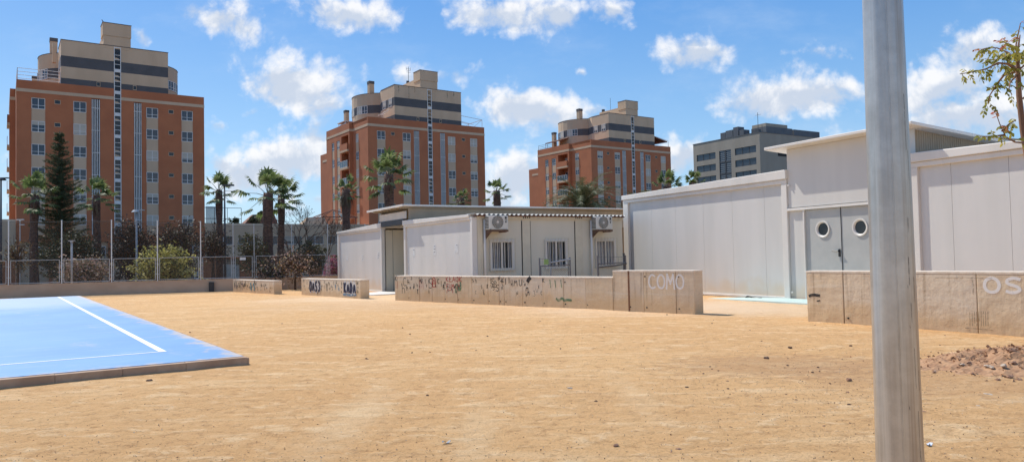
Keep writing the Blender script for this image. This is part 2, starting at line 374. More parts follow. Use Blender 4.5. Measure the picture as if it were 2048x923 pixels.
def make_world():
    w = bpy.data.worlds.new('World'); scene.world = w; w.use_nodes = True
    t = NT(w.node_tree); bg = t.n['Background']
    sky = t.new('ShaderNodeTexSky', sky_type='NISHITA'); sky.sun_disc = False
    sky.sun_elevation = R(51); sky.sun_rotation = math.atan2(SUN.x, SUN.y)
    sky.altitude = 0; sky.air_density = 1.0; sky.dust_density = .6; sky.ozone_density = 2.0
    hs = t.new('ShaderNodeHueSaturation'); hs.inputs['Saturation'].default_value = 1.18; hs.inputs['Value'].default_value = 1.0
    t.l.new(sky.outputs[0], hs.inputs['Color'])
    d = t.new('ShaderNodeTexCoord').outputs['Generated']
    sp = t.new('ShaderNodeSeparateXYZ'); t.put(d, sp.inputs[0])
    el = t.ramp(sp.outputs[2], -.05, .42)
    grad = t.mix(el, (3.4, 5.6, 7.6), (.62, 2.45, 6.2))
    skyc = t.mix(.68, hs.outputs[0], grad)
    y = t.math('MAXIMUM', sp.outputs[1], .05)
    cv = t.new('ShaderNodeCombineXYZ')
    t.put(t.math('DIVIDE', sp.outputs[0], y), cv.inputs[0]); t.put(t.math('DIVIDE', sp.outputs[2], y), cv.inputs[1])
    q = cv.outputs[0]
    # cumulus banks: azimuth and height of each (as tangents), with their spread and density
    banks = [(455,40,95,42,.95,22),(385,15,40,28,.7,0),(700,12,120,48,1.0,10),(1010,15,130,55,1.0,8),(1110,20,90,40,.8,0),(1225,5,60,30,.6,0),
             (598,160,118,66,1.15,8),(560,140,60,40,1.0,0),(660,205,60,34,.6,0),(1055,212,112,42,1.1,4),(1110,235,80,34,.8,0),(1395,105,90,36,.95,4),(1380,85,40,14,.5,0),
             (545,325,165,62,1.15,-8),(450,322,60,40,.9,0),(650,262,45,32,.55,-30),(1035,345,75,62,1.1,-12),(985,390,60,50,1.0,0),(1130,330,60,40,.7,0),
             (1590,190,175,50,1.15,-8),(1530,208,100,38,1.1,0),(1660,180,80,40,1.0,0),(1890,160,120,60,1.0,-20),(1960,90,90,44,.95,-10),(1940,225,150,55,1.1,-5),(2070,120,90,60,.7,0),(1800,330,180,60,.5,0),
             (1375,305,75,44,.95,0),(515,217,34,14,.6,-8),(288,60,20,30,.6,0),(822,142,40,30,.6,0),(895,152,55,22,.5,0),(1165,145,14,7,.45,0),(1640,106,50,14,.4,0),
             (635,395,50,13,.5,0),(20,345,40,55,.5,0),(430,243,34,12,.35,0),(560,400,30,18,.4,0),(1185,218,28,16,.6,0),(1470,210,50,20,.4,0),
             (-250,120,160,60,1,0),(-350,320,200,60,1,0),(2350,220,200,80,.9,0),(600,-160,160,60,1,0),(1300,-220,220,70,1,0),(100,-120,120,50,.9,0),(1900,-160,160,70,.9,0)]
    wn = t.new('ShaderNodeTexNoise'); t.put(q, wn.inputs['Vector']); wn.inputs['Scale'].default_value = 9; wn.inputs['Detail'].default_value = 5
    warp = t.vmath('SCALE', t.vmath('SUBTRACT', wn.outputs['Color'], (.5,.5,.5)))
    warp.node.inputs['Scale'].default_value = .055
    qw = t.vmath('ADD', q, warp)
    dens = None; low = None; lows = []
    for (px, py, rx, ry, s, ang) in banks:
        dv = ray(px, py); cx, cz = dv.x/dv.y, dv.z/dv.y
        mp = t.new('ShaderNodeMapping', vector_type='TEXTURE'); t.put(qw, mp.inputs['Vector'])
        mp.inputs['Location'].default_value = (cx, cz, 0); mp.inputs['Rotation'].default_value = (0, 0, R(-ang)); mp.inputs['Scale'].default_value = (rx/F, ry/F, 1)
        l = t.vmath('LENGTH', mp.outputs[0])
        v = t.math('MULTIPLY', t.math('SUBTRACT', 1.25, l), s)
        dens = v if dens is None else t.math('SMOOTH_MAX', dens, v, .25)
        sy = t.new('ShaderNodeSeparateXYZ'); t.put(mp.outputs[0], sy.inputs[0])
        lw = t.math('MULTIPLY', t.math('MAXIMUM', t.math('SUBTRACT', 1.1, l), 0), t.math('SUBTRACT', .45, sy.outputs[1]))
        low = lw if low is None else t.math('MAXIMUM', low, lw)
    n1 = t.noise(q, 16, 9, .62, .3); n2 = t.noise(q, 55, 6, .65)
    # the sky behind and beside: plain broken cloud
    nb = t.noise(d, 3.2, 6, .6)
    side = t.ramp(sp.outputs[1], .45, .25)
    dens = t.math('ADD', t.math('MULTIPLY', dens, t.math('SUBTRACT', 1, side)), t.math('MULTIPLY', t.math('MULTIPLY', t.math('SUBTRACT', nb, .47), 3.0), side))
    vz = t.new('ShaderNodeTexVoronoi', feature='F1'); t.put(qw, vz.inputs['Vector']); vz.inputs['Scale'].default_value = 30; vz.inputs['Detail'].default_value = 2; vz.inputs['Roughness'].default_value = .5
    puff = t.math('MULTIPLY', t.math('SUBTRACT', .62, vz.outputs['Distance']), .62)
    D = t.math('ADD', t.math('ADD', dens, puff), t.math('ADD', t.math('MULTIPLY', t.math('SUBTRACT', n1, .5), 2.0), t.math('MULTIPLY', t.math('SUBTRACT', n2, .5), .7)))
    cov = t.ramp(D, -.10, .78)
    # denser toward the base -> greyer; sampled from a slightly lower point
    n3 = t.noise(t.vmath('ADD', q, (-.012,.022,0)), 16, 9, .62, .3)
    shade = t.math('MULTIPLY', t.ramp(t.math('ADD', t.math('MULTIPLY', t.math('SUBTRACT', n3, n1), 1.4), t.math('ADD', low, t.math('MULTIPLY', puff, -.4))), .02, .55), .9)
    ccol = t.mix(shade, (7.4, 7.4, 7.5), (4.3, 4.9, 5.9))
    veil = t.math('MULTIPLY', t.ramp(t.noise(t.scale(q, (1,2.2,1)), 4.5, 7, .65), .45, .8), .2)
    skyc = t.mix(veil, skyc, (5.6, 6.4, 7.4))
    fin = t.mix(t.math('MULTIPLY', cov, .95), skyc, ccol)
    t.put(fin, bg.inputs['Color']); bg.inputs['Strength'].default_value = .13
make_world()
scene.view_settings.view_transform = 'Standard'; scene.view_settings.look = 'None'
scene.view_settings.exposure = .06; scene.view_settings.gamma = 1
try: scene.view_settings.use_curve_mapping = False
except Exception: pass

# ------------------------------------------------------------------ ground
FA = R(16.8)                                # the fence line at the back of the yard
FO = Vector((-25.45, 37.01, 0)); fd = Vector((math.cos(FA), math.sin(FA), 0)); fn = Vector((-fd.y, fd.x, 0))
def bumpy(x, y):
    return .018*noise.noise((x*.35, y*.35, 0)) + .010*noise.noise((x*1.3, y*1.3, 3)) + .006*noise.noise((x*4, y*4, 7))
def make_ground():
    mb = MB(); xs = []; ys = []
    x = -14.0
    while x <= 14.01: xs.append(x); x += .12
    xs = [-400,-200,-100,-60,-40,-30,-24,-20,-17,-15.5] + xs + [15.5,17,20,24,30,40,60,100,200,400]
    y = -2.0
    while y < 60:
        ys.append(y); y += .07 if y < 8 else (.14 if y < 14 else (.4 if y < 24 else 1.2))
    ys = [-300,-120,-50,-20,-8,-4] + ys
    fy = lambda x: FO.y + (x-FO.x)*math.tan(FA)        # the sheet ends along the fence wall
    fyc = lambda x: min(max(fy(max(-60, min(60, x))), 22), 62) + .08
    vs = []; fs = []; nx = len(xs)
    for j, yy in enumerate(ys):
        for xx in xs:
            e = fyc(xx); y2 = yy if yy < 20 else 20+(yy-20)/(ys[-1]-20)*(e-20)
            near = abs(xx) < 15 and -3 < yy < 26
            vs.append((xx, y2, bumpy(xx, y2) if near else bumpy(xx, y2)*.6))
    for j in range(len(ys)-1):
        for i in range(nx-1):
            fs.append((j*nx+i, j*nx+i+1, (j+1)*nx+i+1, (j+1)*nx+i))
    mb.add(vs, fs)
    o = mb.build('ground', GROUND, smooth=True); struct(o, 'sandy ochre school yard ground')
    mb = MB(); mb.quad((-2500,15,-1.6),(2500,15,-1.6),(2500,4000,-1.6),(-2500,4000,-1.6))
    struct(mb.build('street', STREET), 'lower street ground behind the yard')
make_ground()

# ------------------------------------------------------------------ blue court
def make_court():
    A = R(34.44); o = (-4.132, 11.411, 0)
    root = thing('sports_court', 'raised blue painted sports court with white lines', 'sports court', o, A); struct(root)
    mb = MB(); mb.box(-20, 0, 0, 28.85, -.1, .118)
    mb.build('court_slab', COURT, root)
    kb = MB(); x = 0.02                     # kerb stones along the front and the right edge
    for i, L in enumerate((.86, .82, .80, .95, 1,1,1,1,1,1,1,1,1,1,1,1,1,1)):
        z = .112 - .0015*((i*7) % 3); y = -.13 + .003*((i*5) % 3)
        kb.box(x-L+.002, x, y, -.004, -.12, z); x -= L
    y = -.10
    for i in range(29):
        kb.box(.004, .06, y, y+.985, -.12, .100+.003*(i % 3)); y += 1.0
    kb.build('kerb', KERB, root, bevel=.008)
    ln = MB(); z = .122
    ln.box(-.93, -.82, 1.52, 28.5, .12, z)
    ln.box(-19, -.935, 1.52, 1.585, .12, z)
    ln.build('court_line', LINEW, root)
    l2 = MB(); l2.box(-19, -.935, 18.2, 18.26, .12, .1215); l2.box(-5.5,-2.2, 11.0,11.05,.12,.1212)
    l2.build('faded_line', spray('faded_line_paint', (.6,.66,.72), .42, .62, .55, 6), root)
make_court()

# ------------------------------------------------------------------ stroke lettering
GLY = {  # polylines in a 0..1 box
 'C': [[(.9,.85),(.6,1),(.25,.9),(.05,.5),(.25,.08),(.6,0),(.95,.12)]],
 'O': [[(.5,1),(.15,.85),(.02,.5),(.15,.12),(.5,0),(.85,.12),(.98,.5),(.85,.85),(.5,1)]],
 'M': [[(.02,0),(.12,1),(.5,.35),(.85,1),(1,0)]],
 'S': [[(.95,.88),(.55,1),(.12,.85),(.15,.6),(.8,.42),(.92,.18),(.5,0),(.05,.12)]],
 'K': [[(.1,0),(.1,1)],[(.9,1),(.12,.45),(.95,0)]],
 'E': [[(.9,1),(.1,1),(.1,0),(.95,0)],[(.1,.52),(.7,.52)]],
 'A': [[(.02,0),(.5,1),(.98,0)],[(.2,.38),(.8,.38)]],
 'F': [[(.9,1),(.1,1),(.1,0)],[(.1,.55),(.7,.55)]],
 'U': [[(.08,1),(.1,.2),(.45,0),(.85,.15),(.92,1)]],
 'V': [[(.02,1),(.5,0),(.98,1)]],
 'N': [[(.08,0),(.08,1),(.9,0),(.9,1)]],
 'D': [[(.1,0),(.1,1),(.6,.9),(.95,.5),(.6,.08),(.1,0)]],
 'L': [[(.1,1),(.1,0),(.9,0)]],
 'T': [[(.5,0),(.5,1)],[(.02,1),(.98,1)]],
 'G': [[(.9,.82),(.5,1),(.1,.7),(.08,.3),(.5,0),(.9,.2),(.9,.48),(.55,.48)]],
 'I': [[(.5,0),(.5,1)]],
 '3': [[(.08,.95),(.6,1),(.9,.75),(.5,.55),(.92,.28),(.55,0),(.05,.08)]],
 'm': [[(0,0),(.05,.6),(.3,.85),(.5,.45),(.72,.9),(.98,.7),(.95,.1)]],
 'h': [[(.2,1),(.2,0)],[(.2,.5),(.6,.62),(.85,.4),(.85,0)]],
}
def smooth_line(p, it=2):
    for _ in range(it):
        q = [p[0]]
        for a, b in zip(p, p[1:]):
            q += [(a[0]*.75+b[0]*.25, a[1]*.75+b[1]*.25), (a[0]*.25+b[0]*.75, a[1]*.25+b[1]*.75)]
        p = q+[p[-1]]
    return p
def stroke(mb, line, w, P, m=0, sm=2):
    """a ribbon along line (2-D), mapped on to a face by P(a, z)"""
    if not sm and len(line) > 2:             # sharp corners: one bar per leg, each a hair proud of the last
        for i, (p, q) in enumerate(zip(line, line[1:])):
            l = math.hypot(q[0]-p[0], q[1]-p[1]) or 1; ex, ey = (q[0]-p[0])/l*w*.4, (q[1]-p[1])/l*w*.4
            f_ = lambda a, z, i=i: (lambda t: (t[0], t[1]-.0008*i, t[2]))(P(a, z))
            stroke(mb, [(p[0]-ex, p[1]-ey), (q[0]+ex, q[1]+ey)], w, f_, m, 0)
        return
    line = smooth_line(line, sm) if len(line) > 2 and sm else line
    L = []; Rr = []
    for i, p in enumerate(line):
        a = line[max(i-1,0)]; b = line[min(i+1,len(line)-1)]
        dx, dy = b[0]-a[0], b[1]-a[1]; l = math.hypot(dx, dy) or 1
        L.append((p[0]-dy/l*w/2, p[1]+dx/l*w/2)); Rr.append((p[0]+dy/l*w/2, p[1]-dx/l*w/2))
    vs = [P(*p) for p in L]+[P(*p) for p in Rr]; n = len(line)
    mb.add(vs, [(i, i+1, n+i+1, n+i) for i in range(n-1)], m)
def write(mb, text, a, z, cw, ch, w, P, gap=.3, m=0, flip=1, jit=.0, r=None):
    for i, c in enumerate(text):
        if c != ' ':
            jz = (r.uniform(-jit, jit) if r else 0)
            for pl in GLY[c]:
                stroke(mb, [(a+flip*x*cw, z+jz+y*ch) for x, y in pl], w, P, m, 0 if c in 'MKEAFVNTLIDhU' and c not in 'UD' else 2)
        a += flip*cw*(1+gap)

# ------------------------------------------------------------------ concrete walls
def cwall(label, L, Rr, ztop, joints, thick=.40, step=None, holes=True, chips=(), top_name='capping'):
    """wall from L (far/left, front foot) to Rr; local x runs L->R, -y is the seen face"""
    v = Rr-L; ang = math.atan2(v.y, v.x); W = v.length
    root = thing('concrete_wall', label, 'concrete wall', (L.x, L.y, 0), ang, 'low concrete walls in the yard')
    js = [0]+[j*W for j in joints]+[W]
    mb = MB(); r = random.Random(len(label)); tp = MB()
    for i, (a, b) in enumerate(zip(js, js[1:])):
        zt = ztop if not step or (a+b)/2/W < step[0] else step[1]
        off = r.uniform(-.004, .004)
        mb.box(a+.006, b-.006, off, thick, -.4, zt-.05)
        tp.box(a+.001, b-.001, off-.004, thick+.003, zt-.05, zt)
    o = mb.build('panel', CONC, root, bevel=.014)
    tp.build(top_name, CONCTOP, root, bevel=.008)
    co_ = MB(); zc = ztop-.06
    co_.box(.05, W-.05, .05, thick-.05, -.4, zc); co_.build('joint', DARK, root)
    if holes:
        th = MB()
        for j in js[1:-1]:
            zt = ztop if not step or j/W < step[0] else step[1]
            for z in (.12, zt-.16):
                if r.random() < .7:
                    th.tube([(j+r.uniform(.03,.12), -.012, z), (j+.05, .03, z)], r.uniform(.014,.022), 8)
        if th.v: th.build('tie_hole', DARK, root)
    return root, W
def scribbles(mb, r, a0, a1, z0, z1, n, w, P, m=0, s=.12):
    for _ in range(n):
        a = r.uniform(a0, a1); z = r.uniform(z0, z1); k = r.choice('CSMVNhm3KU')
        sc = r.uniform(.5, 1.1)*s
        for pl in GLY[k]:
            stroke(mb, [(a+x*sc*.6+r.uniform(-.01,.01), z+y*sc*1.2) for x, y in pl], w*r.uniform(.6,1.2), P, m, 1)
def front(d=-.007): return lambda a, z: (a, d, z)

wallR, WR = cwall('long stained concrete wall chalked OS behind the steel pole', G(1615,642), G(1615,642)+(G(2048,671)-G(1615,642)).normalized()*8.6, 1.10, (.10,.235,.40,.52,.66,.83))
p0 = G(1615,642); vR = (G(2048,671)-p0).normalized()
def along(px, py, P0, v):                 # distance along a wall of the spot seen there
    d = ray(px, py); n = Vector((-v.y, v.x, 0)); t = ((P0-Vector((0,0,H))).dot(n))/Vector((d.x,d.y,0)).dot(n)
    q = Vector((0,0,H))+d*t; return (q-P0).dot(v), q.z
mb = MB(); a, z = along(1990, 588, p0, vR); a2, _ = along(1966, 588, p0, vR); b2, zt = along(2042, 555, p0, vR)
cw = .43*(b2-a2)
write(mb, 'OSC', a2+.02, along(2000,585,p0,vR)[1], cw, zt-along(2000,585,p0,vR)[1], .055, front(), .28)
mb.build('chalk_writing', SPW, wallR)
mb = MB(); a, z = along(1617, 590, p0, vR); stroke(mb, [(a+.01,z-.02),(a+.1,z+.02),(a+.28,z)], .06, front()); stroke(mb, [(a+.2,z-.12),(a+.28,z-.10)], .03, front())
mb.build('scuff_mark', SPK, wallR)
# rough trowelled keys and a loose crack on this wall
mb = MB()
for q in range(9):
    a, z = along(1940+q*4.5, 640, p0, vR); stroke(mb, [(a, z-.1),(a+.005, z+.16)], .010, front())
a, z = along(1944, 560, p0, vR); stroke(mb, [(a, z+.05),(a+.02, z-.1),(a+.012,z-.25)], .014, front(), 0, 0)
for y in (555, 652):
    a, z = along(1870, y, p0, vR); b, _ = along(1985, y, p0, vR); stroke(mb, [(a+(.6 if y>600 else 0), z),((a+b)/2,z+.01),(b,z)], .009, front())
mb.build('hairline_crack', spray('crack_brown', (.15,.10,.07), .3,.6,.7,14), wallR)  # dark brown strokes for the crack and trowel lines

# middle wall, bent at the tall end; two pieces cast as one
Lm, Rm = G(790,600), G(1390,628)
vm = (Rm-Lm).normalized(); Wm = (Rm-Lm).length
def am(x, y=590): return along(x, y, Lm, vm)
js = [am(x)[0]/Wm for x in (816,839,864,889,915,944,976,998,1008,1045,1086,1127,1172,1226,1258,1288,1352)]
wallM, _ = cwall('longest concrete wall with stepped taller end painted COMO', Lm, Rm, .92, js, .42, step=((am(1217)[0])/Wm, 1.10))
mb = MB(); a, z = am(1297, 576); b, zt = am(1368, 547); n4 = (b-a)/4.55
write(mb, 'COMO', a, z, n4, zt-z-.02, .05, front(-.010), .18)
mb.build('chalk_writing', SPW, wallM)
rs = random.Random(3); mb = MB(); x0, x1 = am(796)[0], am(862)[0]
for (px, py, g, s) in ((806,563,'C',.30),(803,577,'h',.34),(812,575,'h',.2),(857,566,'S',.36),(838,560,'V',.2),(822,556,'3',.1),(790,556,'K',.2),(983,562,'S',.2),(988,568,'3',.2),(992,575,'S',.22),(984,571,'V',.2),(996,556,'N',.14),(1003,560,'K',.14),(1008,562,'I',.2),(880,567,'I',.2),(886,574,'h',.16),(1015,560,'I',.2),(1028,565,'M',.2),(1038,565,'U',.2),(1052,577,'m',.13),(875,562,'C',.16),(1085,560,'K',.12)):
    a, z = am(px, py)
    for pl in GLY[g]: stroke(mb, [(a+x*s*.7, z+(y-.5)*s) for x, y in pl], .022, front(), 0, 1)
scribbles(mb, rs, am(795)[0], am(975)[0], .25, .72, 34, .018, front(), 0, .13)
scribbles(mb, rs, am(978)[0], am(1090)[0], .30, .70, 16, .016, front(), 0, .13)
mb.build('graffiti', SPK, wallM)
mb = MB()
a, z = am(892, 559); write(mb, 'KEAOK', a, z-.06, .14, .17, .022, front(), .25)
a, z = am(893, 572); write(mb, 'FUMAM', a, z-.06, .115, .14, .02, front(), .25)
a, z = am(894, 583); write(mb, 'm', a, z-.05, .32, .17, .022, front())
a, z = am(864, 562)
for pl in GLY['A']+GLY['O']: stroke(mb, [(a+x*.22, z+(y-.6)*.36) for x, y in pl], .024, front())
for px in (792,795,839,842,846): a, z = am(px, 568); stroke(mb, [(a, z+.1+.04*(px%3)),(a+.01,z-.16)], .014, front())
mb.build('red_graffiti', SPR, wallM)
mb = MB()
a, z = am(911, 574); 
for pl in GLY['N']: stroke(mb, [(a+x*.30, z+(y-.5)*.38) for x, y in pl], .07, front(-.009))
a, z = am(1112, 598); stroke(mb, [(a,z+.03),(a+.12,z-.05),(a+.25,z+.06),(a+.32,z-.04),(a+.45,z),(a+.62,z-.02)], .07, front())
for px in (1100,1110,1122): a, z = am(px, 567); stroke(mb, [(a,z+.12),(a+.03,z-.12)], .035, front())
mb.build('green_graffiti', SPG, wallM)
mb = MB(); a, z = am(1055, 558); stroke(mb, [(a,z-.09),(a+.05,z),(a+.14,z+.06)], .13, front()); mb.build('paint_splash', SPK, wallM)
mb = MB(); a, z = am(1258, 580); mb.box(a-.022, a+.022, -.016, .01, .0, 1.085); mb.build('rust_strip', pmat('rust_stain', (.24,.115,.06), (.17,.075,.04), 6, .9), wallM)

w2, W2 = cwall('graffiti wall with dark bubble letters beside the white ramp', G(603,589), G(721,597), .75, (.30,.62,.9), .40)
def P2(x, y): return along(x, y, G(603,589), (G(721,597)-G(603,589)).normalized())
mb = MB(); f1 = front(-.007); f2 = front(-.010); f3 = front(-.013)
def bubble(body, inner, text, x0, x1, yb, yt, fin, wk, Pq):
    a0, z0 = Pq(x0, yb); a1, z1 = Pq(x1, yt); n = len(text); cw = (a1-a0)/n
    for i, c in enumerate(text):
        pts = [(a0+cw*(i+.5)+math.cos(t)*cw*.62, (z0+z1)/2+math.sin(t)*(z1-z0)*(.52-.04*(i%2))) for t in [k*math.pi/8 for k in range(16)]]
        vs = [f1(*p) for p in pts]; vs = [(x, y-.0012*i, z) for x, y, z in vs]
        body.add(vs, [tuple(range(16))])
        for pl in GLY[c]: stroke(inner, [(a0+cw*(i+.16)+x*cw*.68, z0+(z1-z0)*(.16+.68*y)) for x, y in pl], wk, fin)
body = MB(); inn = MB()
bubble(body, inn, 'KADA', 687.5, 712, 589, 561, f3, .115, P2)
body.build('bubble_outline', SPWB, w2); inn.build('bubble_graffiti', SPB, w2)
body = MB(); inn = MB()
bubble(body, inn, 'OAS3', 619, 641, 585, 558.5, f3, .125, P2)
body.build('bubble_outline', SPWB, w2); inn.build('bubble_graffiti', spray('violet_black_spray', (.035,.03,.05), .15,.4,.92,12), w2)
mb = MB(); a, z = P2(686,588); b, _ = P2(713,589); stroke(mb, [(a,z),( (a+b)/2,z-.02),(b,z+.01)], .10, front(-.009)); a, z = P2(672,575); scribbles(mb, rs, a-.15, a+.3, z-.12, z+.02, 5, .03, f1, 0, .16); mb.build('blue_graffiti', SPBL, w2)
mb = MB(); scribbles(mb, rs, .05, W2*.96, .22, .58, 60, .02, f1, 0, .12); 
for px in (683,716): 
    for k in range(3): a, z = P2(px, 565+k*9); stroke(mb, [(a,z+.04),(a+.01,z-.05)], .04, f1)
mb.build('graffiti', SPK, w2)

w1, W1 = cwall('farthest short graffiti wall joined to the fence wall', G(466,583), G(548,588), .64, (.55,.9), .40)
mb = MB(); scribbles(mb, rs, .1, W1*.62, .14, .48, 46, .022, f1, 0, .13); scribbles(mb, rs, W1*.7, W1*.96, .14, .38, 14, .022, f1, 0, .10); mb.build('graffiti', SPK, w1)
mb = MB(); scribbles(mb, rs, .05, W1*.28, .1, .5, 22, .03, f1, 0, .2); mb.build('violet_graffiti', spray('violet_spray', (.14,.12,.17), .3,.6,.7,12), w1)
a = W1*.46; mb = MB(); stroke(mb, [(a,.5),(a+.1,.2),(a+.05,.12)], .16, f2); stroke(mb, [(a+.35,.48),(a+.5,.22),(a+.42,.12)], .13, f2); mb.build('teal_graffiti', SPT, w1)

# ------------------------------------------------------------------ fence along the back
def make_fence():
    fw_ = thing('boundary_wall', 'low beige rendered wall under the yard fence', 'wall', FO, FA)
    mb = MB(); mb.box(-16, 34, 0, .28, -1.7, .62)
    mb.build('wall_body', FWALL, fw_)
    mb = MB(); mb.box(-16, 34, -.015, .295, .62, .65); mb.build('capping', FWALL, fw_)
    fe = thing('yard_fence', 'tall wire yard fence with dark netting and framed panels', 'fence', FO+fn*.14+Vector((0,0,.65)), FA)
    us = [(-11.2,3.85),(-8.9,3.85),(-6.6,3.85),(-4.3,3.85),(-2,3.85),(.32,3.85),(2.67,3.84),(4.95,3.84),(7.12,3.80),(9.23,3.74),(10.86,3.56),(11.93,3.56),(13.9,3.54),(15.83,3.52),(17.9,3.52),(20,3.52),(22.2,3.52),(24.4,3.52),(26.6,3.52)]
    for i, (u, zt) in enumerate(us):
        zt -= .65; dbl = i in (6,)
        m_ = MB(); m_.tube([(u,0,-.05),(u,0,zt)], .028 if i < 10 else .022, 8); m_.tube([(u,0,zt),(u,0,zt+.03)], [.04,.028], 8)
        m_.build('post', WPAINT if i < 10 else GALV, fe)
    for (u, zt), (U, Zt) in zip(us, us[1:]):
        a, b = u+.10, U-.10; m_ = MB(); z0, z1 = .06, 1.20
        for s in ((a,z0,b,z0),(a,z1,b,z1),(a,z0,a,z1),(b,z0,b,z1)): m_.tube([(s[0],-.02,s[1]),(s[2],-.02,s[3])], .017, 6)
        for zz in (.35,.9):
            m_.tube([(u,0,zz),(a,-.02,zz)], .012, 5); m_.tube([(b,-.02,zz),(U,0,zz)], .012, 5)
        fr = m_.build('panel_frame', FENCEP if U < 9.5 else GALV, fe)
        m_ = MB(); m_.box(a+.02, b-.02, -.022, -.018, z0+.02, z1-.02); m_.build('wire_mesh', CHAIN, fr)
        m_ = MB(); zt_ = min(zt, Zt)-.65-.02
        m_.add([(u+.02,.035,0),(U-.02,.035,0),(U-.02,.035,Zt-.67),(u+.02,.035,zt-.67),(u+.02,.039,0),(U-.02,.039,0),(U-.02,.039,Zt-.67),(u+.02,.039,zt-.67)], [(0,1,2,3),(0,4,5,1),(1,5,6,2),(2,6,7,3),(3,7,4,0)])
        for zz in (min(zt,Zt)-.70,): m_.tube([(u,.03,zz),(U,.03,zz)], .006, 4, 1)
        m_.build('netting', [NET, DMETAL], fe)
    s = MB(); s.box(11.2,11.5,-.05,-.04,1.0,1.14); o = s.build('notice_plate', PAPER, None, FO+fn*.14+Vector((0,0,.65)), FA)
    tag(o, 'small white notice plate wired to the fence panel', 'notice')
    b = thing('marker_post', 'short dark flat post standing against the boundary wall', 'post', FO+fd*9.78-fn*.12, FA)
    m_ = MB(); m_.box(-.13,.13,-.06,.06,-.1,.50); m_.build('post_body', pmat('dark_post', (.06,.052,.045),(.045,.04,.036),4,.8), b, bevel=.01)
    m_ = MB(); m_.box(-.14,.14,-.07,.07,.50,.52); m_.build('post_cap', DMETAL, b)
    for (px, py, h, l) in ((143.5, 590, 2.75, 'thin white net post with cap at the court corner'),):
        g = G(px, py); v = thing('net_post', l, 'post', g)
        m_ = MB(); m_.tube([(0,0,-.05),(0,0,h)], [.055,.045], 10); m_.build('shaft', WPAINT, v, smooth=True)
        m_ = MB(); m_.tube([(0,0,h),(0,0,h+.07)], .075, 10); m_.box(-.16,.16,-.05,.05,h+.07,h+.11); m_.build('cap', WPAINT, v)
make_fence()

